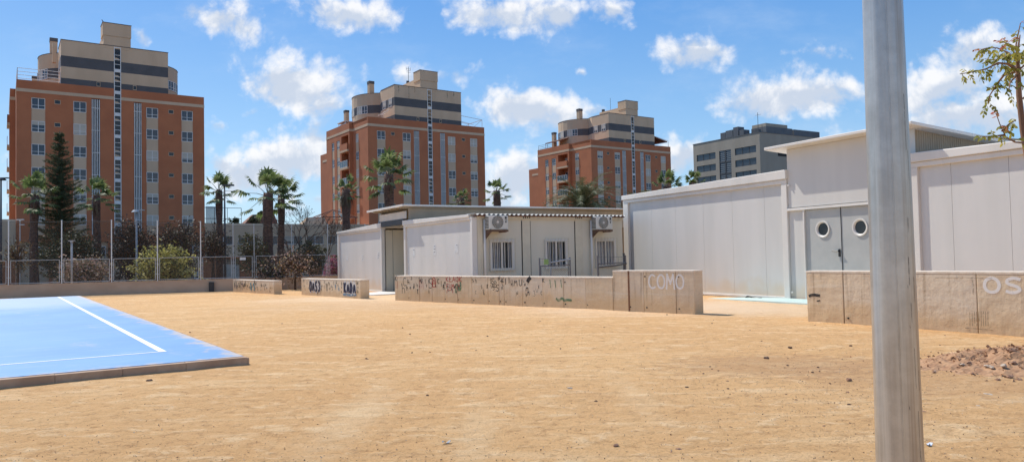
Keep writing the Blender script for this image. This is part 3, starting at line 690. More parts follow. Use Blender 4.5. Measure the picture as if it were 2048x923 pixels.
# ------------------------------------------------------------------ big white prefab hall on the right
def bars_h(mb, y0, y1, x, z0, z1, n, t): pass
def make_hall():
    root = thing('prefab_hall', 'large white prefab hall with porthole double doors', 'prefab building', (8.68,23.23,0), R(27))
    D = 9.0
    def block(y0, y1, seams, zl, zh, tall_at_low_y):
        # y0<y1 ; body of wall panels, frame, roof fascia
        wp = MB(); js = [y0+.2]+sorted(seams)+[y1-.2]
        for a, b in zip(js, js[1:]): wp.box(.085, .16, a+.004, b-.004, .10, 3.66)
        wp.box(.12, D-.1, y0+.05, y1-.05, .1, 3.6)
        wp.box(.1, D, y0+.02, y0+.08, .1, 3.64); wp.box(.1, D, y1-.08, y1-.02, .1, 3.64)
        wp.build('wall', PANEL, root)
        fr = MB(); fr.box(-.004, .2, y0, y0+.22, .02, 3.65); fr.box(-.004, .2, y1-.34 if y1 > 5 else y1-.22, y1, .02, 3.65)
        fr.box(-.008, .2, y0, y1, 3.65, 3.78); fr.box(0, .2, y0+.22, y1-.22, .02, .10)
        fr.build('frame', WPAINT, root, bevel=.012)
        rf = MB(); za, zb = (zh, zl) if tall_at_low_y else (zl, zh)
        e = .03
        rf.hexa([(-.06,y0-e,3.784),(D,y0-e,3.784),(D,y1+e,3.784),(-.06,y1+e,3.784)], [(-.06,y0-e,za),(D,y0-e,za+.1),(D,y1+e,zb+.1),(-.06,y1+e,zb)])
        rf.build('roof', WPAINT, root, bevel=.02)
        pl = MB(); pl.box(.03, D, y0+.02, y1-.02, -.4, .02); pl.build('plinth', SLAB, root)
    block(.10, 8.85, (1.12,2.59,4.05,5.59,7.06), 3.97, 4.08, True)
    block(-12.5, -4.06, (-5.12,-6.51,-7.95,-9.4,-10.9), 3.84, 4.04, False)
    # entrance bay
    pw = MB(); x = .05
    pw.box(x, D, -4.05, .09, 2.88, 4.70)                     # over the doors, ribbed
    pw.box(x+.02, .3, -.50, .09, .05, 2.78); pw.box(x+.02, .3, -4.05, -3.14, .05, 2.78)
    pw.build('entrance_wall', PANELR, root)
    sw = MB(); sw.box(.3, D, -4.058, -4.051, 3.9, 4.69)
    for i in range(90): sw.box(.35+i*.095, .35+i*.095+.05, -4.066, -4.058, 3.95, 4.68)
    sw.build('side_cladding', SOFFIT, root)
    ln = MB(); ln.box(-.02, .3, -4.05, .09, 2.78, 2.82); ln.box(-.005, .3, -4.05, .09, 2.82, 2.86); ln.box(0,.3,-.545,-.50,.06,2.78); ln.box(0,.3,-3.16,-3.115,.06,2.78)
    ln.build('door_surround', WPAINT, root)
    rf = MB(); x0, x1 = -.37, 9.4; y0, y1 = -4.42, .62
    zt = lambda x: 4.80-.068*max(x,-.4)
    rf.hexa([(x0,y0,zt(x0)-.09),(x1,y0,zt(x1)-.09),(x1,y1,zt(x1)-.09),(x0,y1,zt(x0)-.09)], [(x0,y0,zt(x0)),(x1,y0,zt(x1)),(x1,y1,zt(x1)),(x0,y1,zt(x0))])
    rf.build('canopy_roof', WPAINT, root, bevel=.015)
    for i, (a, b) in enumerate(((-1.825,-.55),(-3.11,-1.835))):
        c = (-1.18, -2.46)[i]
        d = MB(); n = 32; ro = .235; zc = 2.16
        ring = [(c+ro*math.cos(2*math.pi*k/n), zc+ro*math.sin(2*math.pi*k/n)) for k in range(n)]
        d.box(.06, .11, a, b, .07, zc-.36); d.box(.06, .11, a, b, zc+.36, 2.77); d.box(.06, .11, a, c-.36, zc-.36, zc+.36); d.box(.06, .11, c+.36, b, zc-.36, zc+.36)
        sq = []
        for (yy, z) in ring:                # square around the porthole
            dy, dz = yy-c, z-zc; k = .36/max(abs(dy), abs(dz)); sq.append((c+dy*k, zc+dz*k))
        vs = [(.06, p[0], p[1]) for p in ring]+[(.06, p[0], p[1]) for p in sq]
        d.add(vs, [(k, (k+1) % n, n+(k+1) % n, n+k) for k in range(n)])
        dr = d.build('door', DOORM, root)
        p = MB()
        rr = [(ro+.02,.055),(ro+.015,.03),(ro-.015,.03),(ro-.04,.05),(ro-.055,.10)]
        for (ra, xa), (rb, xb) in zip(rr, rr[1:]):
            va = [(xa, c+ra*math.cos(2*math.pi*k/n), zc+ra*math.sin(2*math.pi*k/n)) for k in range(n)]
            vb = [(xb, c+rb*math.cos(2*math.pi*k/n), zc+rb*math.sin(2*math.pi*k/n)) for k in range(n)]
            p.add(va+vb, [(k, (k+1) % n, n+(k+1) % n, n+k) for k in range(n)])
        p.build('porthole_ring', WPAINT, dr, smooth=True)
        g = MB(); g.add([(.085, c+(ro-.045)*math.cos(2*math.pi*k/n), zc+(ro-.045)*math.sin(2*math.pi*k/n)) for k in range(n)], [tuple(range(n))]); g.build('porthole_glass', GLASSD, dr)
        hb = MB(); hb.box(.105,.3,a,b,.07,2.77); hb.build('door_core', BLACK, dr)
    h = MB(); h.box(.035,.06,-1.775,-1.715,1.34,1.56); h.tube([(.03,-1.745,1.50),(-.02,-1.745,1.50),(-.02,-1.54,1.51)], .016, 8); h.build('door_handle', BLACK, root)
    tr = MB(); tr.box(.045,.06,-1.838,-1.822,.07,2.77); tr.build('door_strip', BLACK, root)
    # rivets / small fixings
    bl = MB()
    for (yy, z) in ((.02,3.58),(.0,.25)): bl.tube([(-.02,yy,z),(.0,yy,z)], .03, 8)
    bl.build('cover_cap', WPAINT, root)
    rp = thing('entrance_ramp', 'pale turquoise ramp in front of the porthole doors', 'ramp', (8.68,23.23,0), R(27))
    r_ = MB(); y0, y1 = -3.4, .3
    r_.hexa([(-1.3,y0,-.1),(0,y0,-.1),(0,y1,-.1),(-1.3,y1,-.1)], [(-1.3,y0,.05),(0,y0,.06),(0,y1,.06),(-1.3,y1,.05)])
    r_.hexa([(-1.3,y1,-.1),(0,y1,-.1),(-.05,2.2,-.1),(-1.1,2.6,-.1)], [(-1.3,y1,.05),(-.001,y1,.06),(-.05,2.2,.012),(-1.1,2.6,.010)])
    r_.build('ramp_slab', RAMPC, rp, bevel=.006)
    rb = thing('rubber_hose', 'short black hose end by the hall plinth', 'hose', (8.68-.15*.891-1.55*.454, 23.23-.15*.454+1.55*.891, 0), R(27))
    q = MB(); q.tube([(0,.28,.02),(-.02,.2,.06),(-.02,.1,.07),(-.02,.0,.05),(0,-.2,.02),(-.04,-.45,.03)], .028, 8); q.build('hose_body', BLACK, rb, smooth=True)
make_hall()

# ------------------------------------------------------------------ lower prefab classrooms
KM = (-1.43, 26.7, 0); AM_ = R(30)
km = lambda x, y, z=0: (KM[0]+x*math.cos(AM_)-y*math.sin(AM_), KM[1]+x*math.sin(AM_)+y*math.cos(AM_), z)
def make_classrooms():
    root = thing('prefab_classrooms', 'low prefab classroom block with barred windows and canopy', 'prefab building', KM, AM_)
    D = 6.84
    def lwall(y0, y1, seams):
        wp = MB(); js = [y0+.12]+list(seams)+[y1-.12]
        for a, b in zip(js, js[1:]): wp.box(.075, .14, a+.002, b-.002, .06, 2.90)
        wp.build('wall', PANEL, root)
    lwall(0, 6.58, (1.2,2.4,3.6,4.8,5.7)); lwall(9.36, 16.3, (10.6,11.8,13,14.2,15.4))
    wins = ((.72,1.75),(3.10,4.13),(5.46,6.48))
    fw2 = MB(); fw2.hwall(0, D, .06, 2.92, [(a,b,1.03,2.16) for a, b in wins], .12, 'f', .06)
    fw2.box(.15, D, .9, 6.4, .06, 2.9)
    fw2.box(.2, D, 9.36, 16.2, .06, 2.9); fw2.box(.15, D, 6.40, 6.56, .06, 2.9)
    fw2.build('cream_wall', PANELC, root)
    dk = MB()
    for u in (2.10,2.47,4.50,4.82): dk.box(u-.014, u+.014, .045, .065, .06, 2.86)
    for u in (2.285,4.66): 
        for k in range(4): dk.box(u-.16+k*.09, u-.115+k*.09, -.022, -.008, 2.955, 3.01)
    dk.build('panel_joint', DARK, root)
    fr = MB()
    for (y0, y1) in ((0,6.58),(9.36,16.3)):
        fr.box(-.004,.2,y0-.004,y0+.16,.0,2.9); fr.box(-.004,.2,y1-.2,y1+.004,.0,2.9); fr.box(-.008,.2,y0-.004,y1+.004,2.9,2.985); fr.box(.01,.2,y0+.16,y1-.2,.0,.06)
    fr.build('frame', WPAINT, root, bevel=.01)
    f2 = MB(); f2.box(.2, D, -.02, .2, 2.92, 3.06); f2.box(.2,D,.0,.2,-.05,.06); f2.box(.205,.42,-.006,.2,.06,2.92); f2.box(.36,.41,-.02,.0,.06,2.9)
    for u in (2.115,4.515): f2.box(u, u+.34, .03, .2, .06, 2.92)
    f2.box(.22, D-.1, 9.345, 9.36, 0, .05)
    f2.build('cream_frame', CREAMF, root)
    # white down-pipes
    for u in (.48, 5.22):
        p = MB(); p.tube([(u,-.05,.05),(u,-.05,2.9)], .045, 8); p.build('downpipe', WPAINT, root, smooth=True)
    rf = MB(); e = .02
    def roofpart(y0, y1, za, zb):
        rf.hexa([(-.05,y0-e,2.988),(D,y0-e,2.988),(D,y1+e,2.988),(-.05,y1+e,2.988)], [(-.05,y0-e,za),(D,y0-e,za),(D,y1+e,zb),(-.05,y1+e,zb)])
    roofpart(.22, 6.58, 3.09, 3.20); roofpart(9.36, 16.3, 3.23, 3.06)
    rf.build('roof', WPAINT, root, bevel=.012)
    # corrugated red sheet over the window side, pale on its cut edge
    n = 12; L = D+.0; per = .19; cs = MB(); k = int(L/per*8)
    vs = []
    for i in range(k+1):
        xx = .02+i*L/k; z = 3.085+.028*math.sin(2*math.pi*xx/per)
        vs += [(xx,-.16,z-.02),(xx,-.16,z),(xx,.5,z+.01),(xx,.5,z-.01)]
    fs = []
    for i in range(k):
        a = i*4; b = a+4
        fs += [(a,b,b+1,a+1),(a+1,b+1,b+2,a+2),(a+3,a,b,b+3)[::-1]]
    cs.add(vs, fs); cs.build('corrugated_roof', ROOFM, root, smooth=False)
    gt = MB(); gt.box(.03, D, -.12, -.022, 3.015, 3.052); gt.build('eaves_board', TILE, root)
    # raised spine roof over the corridor
    cp = MB(); E_ = 13.0; cp.box(-.33, E_, 5.9, 10.35, 3.79, 3.85); cp.box(-.34,-.29,5.85,10.4,3.765,3.855); cp.build('canopy_roof', WPAINT, root, bevel=.008)
    pu = MB()
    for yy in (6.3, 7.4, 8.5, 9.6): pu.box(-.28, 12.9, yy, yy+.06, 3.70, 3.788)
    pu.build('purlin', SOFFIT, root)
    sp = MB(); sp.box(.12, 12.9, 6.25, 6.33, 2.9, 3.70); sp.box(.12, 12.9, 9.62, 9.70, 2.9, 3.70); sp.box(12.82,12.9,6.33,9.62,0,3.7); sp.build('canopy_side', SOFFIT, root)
    cg = MB()
    cg.box(.02,.05,6.33,9.62,3.28,3.60)
    for i in range(26): cg.box(.002,.02,6.36+i*.125,6.36+i*.125+.065,3.28,3.60)
    cg.build('corrugated_panel', WPAINT, root)
    lb = MB(); lb.box(-.02,.16,6.60,9.34,3.03,3.27); lb.build('entrance_beam', DMETAL, root)
    cw_ = MB(); cw_.box(4.5,4.6,6.56,9.36,0,3.0); cw_.build('corridor_door_wall', DOORM, root)
    fl = MB(); fl.box(-.05,4.5,6.58,9.36,-.2,.045); fl.build('corridor_floor', SLAB, root)
    sl = MB(); sl.box(.16,.19,9.335,9.36,.05,2.9); sl.box(.55,.56,9.35,9.36,.05,2.9); sl.build('corridor_joint', DMETAL, root)
    # barred windows
    for i, (a, b) in enumerate(wins):
        w = MB(); t = .095
        w.box(a,b,.02,.10,1.03,1.03+t); w.box(a,b,.02,.10,2.16-t,2.16); w.box(a,a+t,.02,.10,1.03+t,2.16-t); w.box(b-t,b,.02,.10,1.03+t,2.16-t)
        c = (a+b)/2; w.box(c-.035,c+.035,.03,.09,1.03+t,2.16-t)
        wo = w.build('window', WPAINT, root)
        g = MB(); g.box(a+t,b-t,.12,.125,1.03+t,2.16-t); g.build('pane', GLASSD, wo)
        s = MB(); rr = random.Random(i+4)
        xx = a+t+.02
        while xx < b-t-.05:
            if abs(xx-c) > .08 and rr.random() < .85: s.box(xx, xx+.046, .105, .112, 1.03+t, 2.16-t)
            xx += .075
        s.build('curtain', pmat('grey_curtain', (.33,.33,.34),(.46,.45,.44),3,.8), wo)
        br = MB()
        for k_ in range(8): xx = a-.01+k_*(b-a+.02)/7; br.tube([(xx,-.035,.96),(xx,-.035,2.22)], .010, 6)
        for z in (1.05, 2.10): br.tube([(a-.03,-.03,z),(b+.03,-.03,z)], .010, 6)
        br.build('window_bars', CREAMF, wo)
    return root
make_classrooms()
# air conditioners bolted high on the window side
def make_ac():
    t = thing('air_conditioner', 'boxy air conditioner beside the classroom corner, nearest the white wall', 'air conditioner', km(.47,0,2.50), AM_, 'air conditioners on the classroom wall')
    mb = MB(); mb.box(0,.80,-.40,-.10,.02,.53); mb.build('casing', ACM, t, bevel=.02)
    sd = MB()
    for i in range(9): sd.box(-.006,.0,-.39,-.13,.07+i*.05,.095+i*.05)
    sd.build('side_louvres', BLACK, t)
    cx, cz = .36,.29; fg = MB(); n = 28
    fg.add([(cx+.235*math.cos(2*math.pi*k/n),-.404,cz+.235*math.sin(2*math.pi*k/n)) for k in range(n)], [tuple(range(n))])
    g = fg.build('fan_opening', pmat('fan_grille_dark', (.10,.09,.075),(.14,.125,.10),9,.6), t)
    gr = MB()
    for r_ in (.06,.095,.13,.165,.20,.235): gr.tube([(cx+r_*math.cos(2*math.pi*k/n),-.412,cz+r_*math.sin(2*math.pi*k/n)) for k in range(n+1)], .0045, 4, caps=False)
    for k in range(16): a = k*math.pi/8; gr.tube([(cx+.05*math.cos(a),-.412,cz+.05*math.sin(a)),(cx+.235*math.cos(a+.25),-.412,cz+.235*math.sin(a+.25))], .004, 4)
    gr.build('fan_grille', ACM, t)
    hb = MB(); hb.add([(cx+.045*math.cos(2*math.pi*k/n),-.42,cz+.045*math.sin(2*math.pi*k/n)) for k in range(n)], [tuple(range(n))]); hb.build('fan_hub', WPAINT, t)
    em = MB(); em.box(.66,.74,-.404,-.40,.40,.49); em.box(.66,.75,-.404,-.40,.36,.38); em.box(.67,.73,-.404,-.40,.27,.33); em.build('emblem', DMETAL, t)
    bk = MB(); bk.box(.04,.09,-.45,.05,-.08,.01); bk.box(.66,.71,-.45,.05,-.08,.01); bk.box(.0,.78,-.44,-.38,-.06,.01); bk.hexa([(.04,.0,-.32),(.09,.0,-.32),(.09,.05,-.32),(.04,.05,-.32)],[(.04,-.4,-.08),(.09,-.4,-.08),(.09,.05,-.08),(.04,.05,-.08)]); bk.build('bracket', RUST, t)
    pp = MB(); pp.tube([(.10,-.12,-.02),(.12,-.1,-.2),(.06,-.03,-.42),(-.02,.02,-.46)], .014, 6); pp.build('drain_tube', CREAMF, t)
    return t
ac = make_ac()
def copy_tree(o, parent=None):
    c = o.copy(); COL.objects.link(c); c.parent = parent
    for ch in list(o.children): copy_tree(ch, c)
    return c
ac2 = copy_tree(ac); ac2.location = km(5.20,0,2.50)
ac2['label'] = 'boxy air conditioner above the third barred window, by the big hall'
for u, l in ((9.9,None),): pass

# notices taped on the white walls
def notice(name, label, y, z, w, h, x=-.0, marks=0, face='l', mat_=PAPER):
    t = thing(name, label, 'notice', km(.0, y, z), AM_)
    mb = MB(); mb.box(.068,.0745,-w/2,w/2,-h/2,h/2); mb.build('sheet', mat_, t)
    if marks:
        rr = random.Random(int(y*10)); k = MB()
        for i in range(marks):
            zz = h/2-.05-(h-.08)*i/max(1,marks); k.box(.0655,.068, -w*.32, w*rr.uniform(.0,.35), zz-.018, zz)
        k.build('print', DMETAL, t)
    return t
notice('paper_notice', 'pale notice almost blank on far left classroom wall', 14.81, 1.63, .30, .22)
notice('paper_notice', 'notice with a dark figure, middle of the far classroom wall', 12.30, 1.63, .30, .34, marks=3)
notice('paper_notice', 'notice with dark print nearest the classroom entrance', 10.01, 1.70, .24, .36, marks=4)
notice('paper_notice', 'narrow faint notice just right of the entrance post', 5.62, 1.80, .22, .34, marks=1)
notice('paper_notice', 'tall notice with grey print in middle of near classroom wall', 3.48, 1.86, .26, .42, marks=3)
notice('paper_notice', 'double white notice closest to the classroom corner', 1.46, 1.89, .26, .36, marks=1)
t = thing('exit_poster', 'green and white poster in the classroom entrance passage', 'poster', km(1.55, 9.335, 1.75), AM_)
mb = MB(); mb.box(-.28,.28,-.012,-.002,-.26,.26); mb.build('sheet', PAPER, t)
mb = MB(); mb.box(-.12,.28,-.018,-.012,-.2,.02); mb.box(-.05,.2,-.018,-.012,.05,.2); mb.build('print', GREEN, t)

# pale ramp slab at the classroom entrance
t = thing('entrance_slab', 'white concrete ramp at the classroom entrance', 'ramp', km(0,0), AM_)
mb = MB(); mb.hexa([(-2.4,6.9,-.1),(-.05,6.7,-.1),(-.05,9.3,-.1),(-2.0,8.6,-.1)], [(-2.4,6.9,.02),(-.05,6.7,.045),(-.05,9.3,.045),(-2.0,8.6,.02)])
mb.build('slab', pmat('white_concrete', (.72,.70,.66),(.64,.61,.56),1.5,.9), t)

# mesh gates parked between the wall and the classrooms
GATEM = pmat('weathered_zinc', (.17,.17,.175), (.12,.12,.125), 10, .6)
def gate(label, A, B, zt, extra):
    v = B-A; W = v.length; t = thing('mesh_gate', label, 'gate', (A.x,A.y,0), math.atan2(v.y,v.x), 'mesh gates behind the concrete wall')
    f = MB()
    for x in (0, W): f.tube([(x,0,-.02),(x,0,zt)], .028, 8)
    f.tube([(.04,0,zt-.28),(W-.04,0,zt-.28+.02)], .022, 6); f.tube([(.04,0,.1),(W-.04,0,.1)], .02, 6); f.tube([(.06,.02,.1),(.06,.02,zt-.3)], .018, 6); f.tube([(W-.07,.02,.1),(W-.07,.02,zt-.05)], .018, 6)
    f.build('gate_frame', GATEM, t)
    wm = MB(); s = .085; z0, z1 = .1, zt-.29
    k = -z1
    while k < W:
        for sg in (1,-1):
            a, b = k, k+(z1-z0); pa, pb = max(a, .05), min(b, W-.05)
            if pa < pb:
                za, zb = z0+(pa-a), z0+(pb-a)
                if sg < 0: za, zb = z1-(pa-a), z1-(pb-a)
                wm.tube([(pa,.004*sg,za),(pb,.004*sg,zb)], .0032, 3, caps=False)
        k += s
    wm.build('wire_mesh', GATEM, t)
    bt = MB()
    for i in range(10): x = .1+i*(W-.2)/9; bt.tube([(x,0,zt-.3),(x+.03,0,zt-.04)], .004, 4)
    bt.tube([(0,0,zt-.03),(W,0,zt-.06)], .006, 4); bt.build('top_wires', GATEM, t)
    extra(t, W)
    return t
def g1(t, W):
    b = MB(); b.tube([(.42,-.05,1.30),(W-.02,-.05,1.40)], .026, 8); b.tube([(.45,-.03,.0),(.45,-.03,1.12)], .026, 8); b.build('loose_bar', pmat('zinc_bar',(.30,.31,.33),(.24,.25,.26),8,.5), t)
    p = MB(); p.box(.17,.36,-.03,-.02,1.24,1.42); p.build('label_plate', pmat('green_plate', (.20,.32,.10),(.25,.38,.14),9,.7), t)
def g2(t, W):
    b = MB(); b.tube([(.05,-.05,1.10),(W*.6,-.05,1.14),(W,-.05,1.20)], .024, 8); b.tube([(W-.05,.03,0),(W-.05,.03,1.58)], .04, 8); b.build('loose_bar', DMETAL, t)
def flat(v): return Vector((v.x, v.y, 0))
gate('mesh gate with green plate and loose bar behind the wall', flat(AT(1079,520,25.6)), flat(AT(1140,520,26.3)), 1.47, g1)
gate('mesh gate propped beside the big hall corner', flat(AT(1195,520,26.2)), flat(AT(1251,520,27.0)), 1.50, g2)

# ------------------------------------------------------------------ steel lamp pole in front
def make_pole():
    b = AT(1801, 923, 2.7); tpt = AT(1764, 0, 2.7)
    t = thing('steel_pole', 'thick galvanised steel pole close in front of the hall', 'pole', (b.x-.002, 2.7, 0))
    rb, rtp = 98/2/F*2.7*.887, 84/2/F*2.7*.887; k = (rb-rtp)/(tpt.z-b.z)
    r = lambda z: rb+(b.z-z)*k
    mb = MB(); zs = [i*.25 for i in range(0, 23)]
    vs = []; n = 64
    for z in zs:
        for j in range(n):
            th = 2*math.pi*j/n; fac = 1 - .006*abs(math.sin(4*th))      # faint rolled facets
            vs.append((r(z)*fac*math.cos(th), r(z)*fac*math.sin(th), z))
    fs = [(i*n+j, i*n+(j+1) % n, (i+1)*n+(j+1) % n, (i+1)*n+j) for i in range(len(zs)-1) for j in range(n)]
    mb.add(vs, fs+[tuple((len(zs)-1)*n+j for j in range(n))])
    rs_ = random.Random(8)                      # dark scrapes down the zinc
    for (a, z0, l) in ((286,1.52,.10),(288,1.36,.07),(293,1.20,.14),(297,.98,.16),(299,.84,.06),(302,.74,.03),(290,1.66,.05),(303,1.90,.12),(280,1.42,.01),(281,1.28,.008),(262,.80,.02),(270,1.0,.012),(304,1.45,.09),(296,2.1,.2),(306,1.12,.07),(258,.70,.03)):
        for i_ in range(2):
            th = R(a+i_*.5); dz = .004*i_; q = lambda z, d=0: ((r(z)+.0006)*math.cos(th+d), (r(z)+.0006)*math.sin(th+d), z)
            w_ = rs_.uniform(.010,.020); mb.add([q(z0-dz), q(z0-dz, w_), q(z0-l-dz, w_*.6+.012), q(z0-l-dz, .012)], [(0,1,2,3)], 1)
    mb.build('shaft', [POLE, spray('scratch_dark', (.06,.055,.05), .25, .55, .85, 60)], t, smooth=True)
    w = MB()                                    # weld seam, slightly to the left of the middle
    th = R(252); w.tube([(r(z)*math.cos(th), r(z)*math.sin(th), z) for z in zs], .0022, 5); w.build('weld_seam', POLE, t)
    bp = MB(); bp.box(-.2,.2,-.2,.2,-.02,.02); bp.build('base_plate', GALV, t)
make_pole()

# ------------------------------------------------------------------ brick apartment towers along the street
TA = R(34.5); TD = Vector((math.cos(TA), math.sin(TA), 0)); TN = Vector((-TD.y, TD.x, 0)); TO = Vector((-49.4, 102.2, 0))
FL = 2.966
def win_meshes(w=1.48, h=1.42):
    f = MB(); t = .07
    f.box(0,w,-.05,.03,0,t); f.box(0,w,-.05,.03,h-t,h); f.box(0,t,-.05,.03,t,h-t); f.box(w-t,w,-.05,.03,t,h-t)
    f.box(w/2-.035,w/2+.035,-.04,.03,t,h-t); f.box(t,w/2-.035,-.04,.03,h*.33-.025,h*.33+.025); f.box(w/2+.035,w-t,-.04,.03,h*.33-.025,h*.33+.025)
    fr = f.mesh('window', WHITEF)
    g = MB(); g.box(t,w-t,.0,.02,t,h-t); pn = g.mesh('pane', GLASS)
    sh = []
    for k in (.35,.62,.97):
        s = MB(); s.box(t,w-t,-.03,-.005,h-t-k*(h-2*t),h-t); sh.append(s.mesh('roller_shutter', SHUTTER))
    return fr, pn, sh
WFR, WPN, WSH = win_meshes()
WFR2, WPN2, WSH2 = win_meshes(1.2, 1.40)
sv = MB(); sv.box(0,.7,-.03,.03,0,.06); sv.box(0,.7,-.03,.03,.5,.56); sv.box(0,.06,-.03,.03,.06,.5); sv.box(.64,.7,-.03,.03,.06,.5); VFR = sv.mesh('vent_window', BEIGE)
sv = MB(); sv.box(.06,.64,.0,.02,.06,.5); VPN = sv.mesh('pane', GLASSD)
def put_window(root, x, y, z, rot, r, kind=0, shut=None):
    fr, pn, sh = ((WFR,WPN,WSH),(WFR2,WPN2,WSH2))[kind]
    w = inst('window', fr, root, (x,y,z), rot); inst('pane', pn, w)
    q = r.random() if shut is None else shut
    if q < .62: inst('roller_shutter', sh[0 if q < .16 else (1 if q < .34 else 2)], w)
def tower(u0, zoff, seed, label, extra):
    r = random.Random(seed); p = TO+TD*u0+Vector((0,0,zoff))
    root = thing('apartment_tower', label, 'apartment building', p, TA, 'brick apartment towers along the street')
    cols = ((1.6,3.1),(6.22,7.72),(14.88,16.38),(19.38,20.88)); sm = (4.1,17.68); strips = ((8.3,9.3),(13.35,14.3)); st = (11.0,11.75)
    wb = MB(); WT, ZB = 22.4, 5.5; DEP = 17.0
    holes = [(a,b,ZB,23.05) for a,b in cols]+[(a,b,ZB+.1,23.58) for a,b in strips]+[(st[0],st[1],ZB+.1,26)]
    for k in range(6):
        for a in sm: holes.append((a,a+.7,22.44-FL*k,23.0-FL*k))
    holes = [h for h in holes if h[3] > ZB]
    wb.hwall(0, WT, ZB, 25.2, holes, .14, 'f', 0, 0)
    # left side: plain corner pier with a window column, then the balcony bay
    wl = (3.85,5.10); c2 = ((10.65,12.1),(13.2,14.4)); bal = (6.7,9.9)
    wb.hwall(0, 6.3, ZB, 25.2, [(wl[0],wl[1],ZB,23.05)], .14, 'l', 0, 0)
    bx = -.62
    wb.quad((0,6.3,ZB),(bx,6.3,ZB),(bx,6.3,25.2),(0,6.3,25.2))
    bh = [(a,b,ZB,22.75) for a,b in c2]+[(bal[0],bal[1],20.72-FL*k,23.2-FL*k) for k in range(6) if 20.72-FL*k > ZB]
    wb.hwall(6.3, 17, ZB, 25.2, bh, 1.5, 'l', bx, 0)
    wb.quad((bx,17,21),(2.5,17,21),(2.5,17,25.2),(bx,17,25.2))
    wb.box(-.45, 14, 17, 20.6, ZB, 21.35)
    wb.quad((WT,0,-3),(WT,DEP,-3),(WT,DEP,25.2),(WT,0,25.2)); wb.quad((0,DEP,ZB),(WT,DEP,ZB),(WT,DEP,25.2),(0,DEP,25.2))
    wb.quad((0,.3,24.7),(WT,.3,24.7),(WT,DEP,24.7),(0,DEP,24.7))
    wb.box(.0,WT,.25,.3,24.7,25.2); wb.box(.0,.25,.3,DEP,24.7,25.2); wb.box(WT-.25,WT-.01,.3,DEP,24.7,25.2)
    wb.quad((bx,6.3,25.2),(.25,6.3,25.2),(.25,17,25.2),(bx,17,25.2)); wb.quad((0,0,25.2),(WT,0,25.2),(WT,.3,25.2),(0,.3,25.2))
    wb.quad((bx,6.35,5.4),(bx,17,5.4),(3,17,5.4),(3,6.35,5.4))
    wb.box(.9,1.0,6.6,10,ZB,24)
    wb.build('wall', BRICK, root)
    # rendered spandrels, cornice band, ground floor
    sp = MB()
    for a, b in cols:
        sp.hwall(a+.001,b-.001,ZB,23.04,[(a+.01,b-.01,21.63-FL*k,23.04-FL*k) for k in range(6)],.08,'f',.05)
        sp.box(a+.03,b-.03,.155,.18,ZB,23.0,1)
    sp.hwall(wl[0]+.001,wl[1]-.001,ZB,23.04,[(wl[0]+.02,wl[1]-.02,21.63-FL*k,23.04-FL*k) for k in range(6)],.08,'l',.05)
    sp.box(.155,.18,wl[0]+.03,wl[1]-.03,ZB,23.0,1)
    for a, b in c2:
        sp.hwall(a+.001,b-.001,ZB,22.74,[(a+.02,b-.02,21.25-FL*k,22.74-FL*k) for k in range(6)],.08,'l',bx+.06)
        sp.box(bx+.155,bx+.18,a+.03,b-.03,ZB,22.7,1)
    sp.box(-.03, st[0]-.02, -.035, 0, 23.68, 24.1); sp.box(st[1]+.02, WT+.03, -.035, 0, 23.68, 24.1)
    sp.box(-.035,-.002,-.035,6.3,23.68,24.1); sp.box(bx-.035,bx-.002,6.28,17.02,23.68,24.1); sp.box(-.035+bx*0,-.002,6.3,6.31,23.68,24.1); sp.box(bx-.03,-.035,6.262,6.298,23.68,24.1)
    sp.box(-.485,-.452,17.02,19.4,19.85,20.25)
    sp.box(.3, WT-.3, .35, DEP, -3, 5.49)
    for k in range(6):
        z = 20.35-FL*k
        if z > ZB: sp.box(bx-.32, bx+1.4, bal[0]-.15, bal[1]+.15, z, z+.33)
    sp.build('rendered_band', [BEIGE, DARK], root)
    gf = MB()
    for u in (0,3.5,7.2,10.2,12.4,15.5,19.0,22.0): gf.box(u,u+.4,.0,.34,-3,5.5)
    gf.box(.4,22,.02,.34,4.6,5.5)
    gf.build('street_pillar', BRICK, root)
    for i, u in enumerate((.9,4.3,8.0,13.0,16.3,19.6)):
        put_window(root, u+.5, .32, 2.6, 0, r, 0, .9)
    for ci, (a, b) in enumerate(cols):
        for k in range(6): put_window(root, a+.01, .10, 21.63-FL*k, 0, r, 0, .8 if k == 0 and seed == 1 else None)
    for a in sm:
        for k in range(6):
            w = inst('vent_window', VFR, root, (a, .06, 22.44-FL*k)); inst('pane', VPN, w)
    for k in range(6): put_window(root, .10, wl[0]+1.225, 21.63-FL*k, -math.pi/2, r, 1)
    for a, b in c2:
        for k in range(6): put_window(root, bx+.10, a+ (b-a)/2+.6, 21.28-FL*k, -math.pi/2, r, 1)
    # balconies
    for k in range(5):
        z = 20.70-FL*k
        if k == 0:
            b = MB(); b.box(bx-.30,bx-.18,bal[0]-.1,bal[1]+.1,z,z+1.05); b.box(bx-.30,bx-.0,bal[0]-.1,bal[0],z,z+1.05); b.build('balcony_parapet', BRICK, root)
        else:
            b = MB()
            for i in range(5): y = bal[0]+i*(bal[1]-bal[0])/4; b.box(bx-.30,bx-.25,y-.03,y+.03,z,z+1.1)
            b.box(bx-.31,bx-.24,bal[0]-.05,bal[1]+.05,z+1.06,z+1.12); b.box(bx-.31,bx-.24,bal[0]-.05,bal[1]+.05,z,z+.06)
            bo = b.build('balcony_rail', WHITEF, root); g = MB(); g.box(bx-.285,bx-.265,bal[0],bal[1],z+.06,z+1.06); g.build('glass_panel', GLASS, bo)
        put_window(root, bx+1.48, bal[0]+2.6, z+.5, -math.pi/2, r, 0, .5+.2*(k % 2))
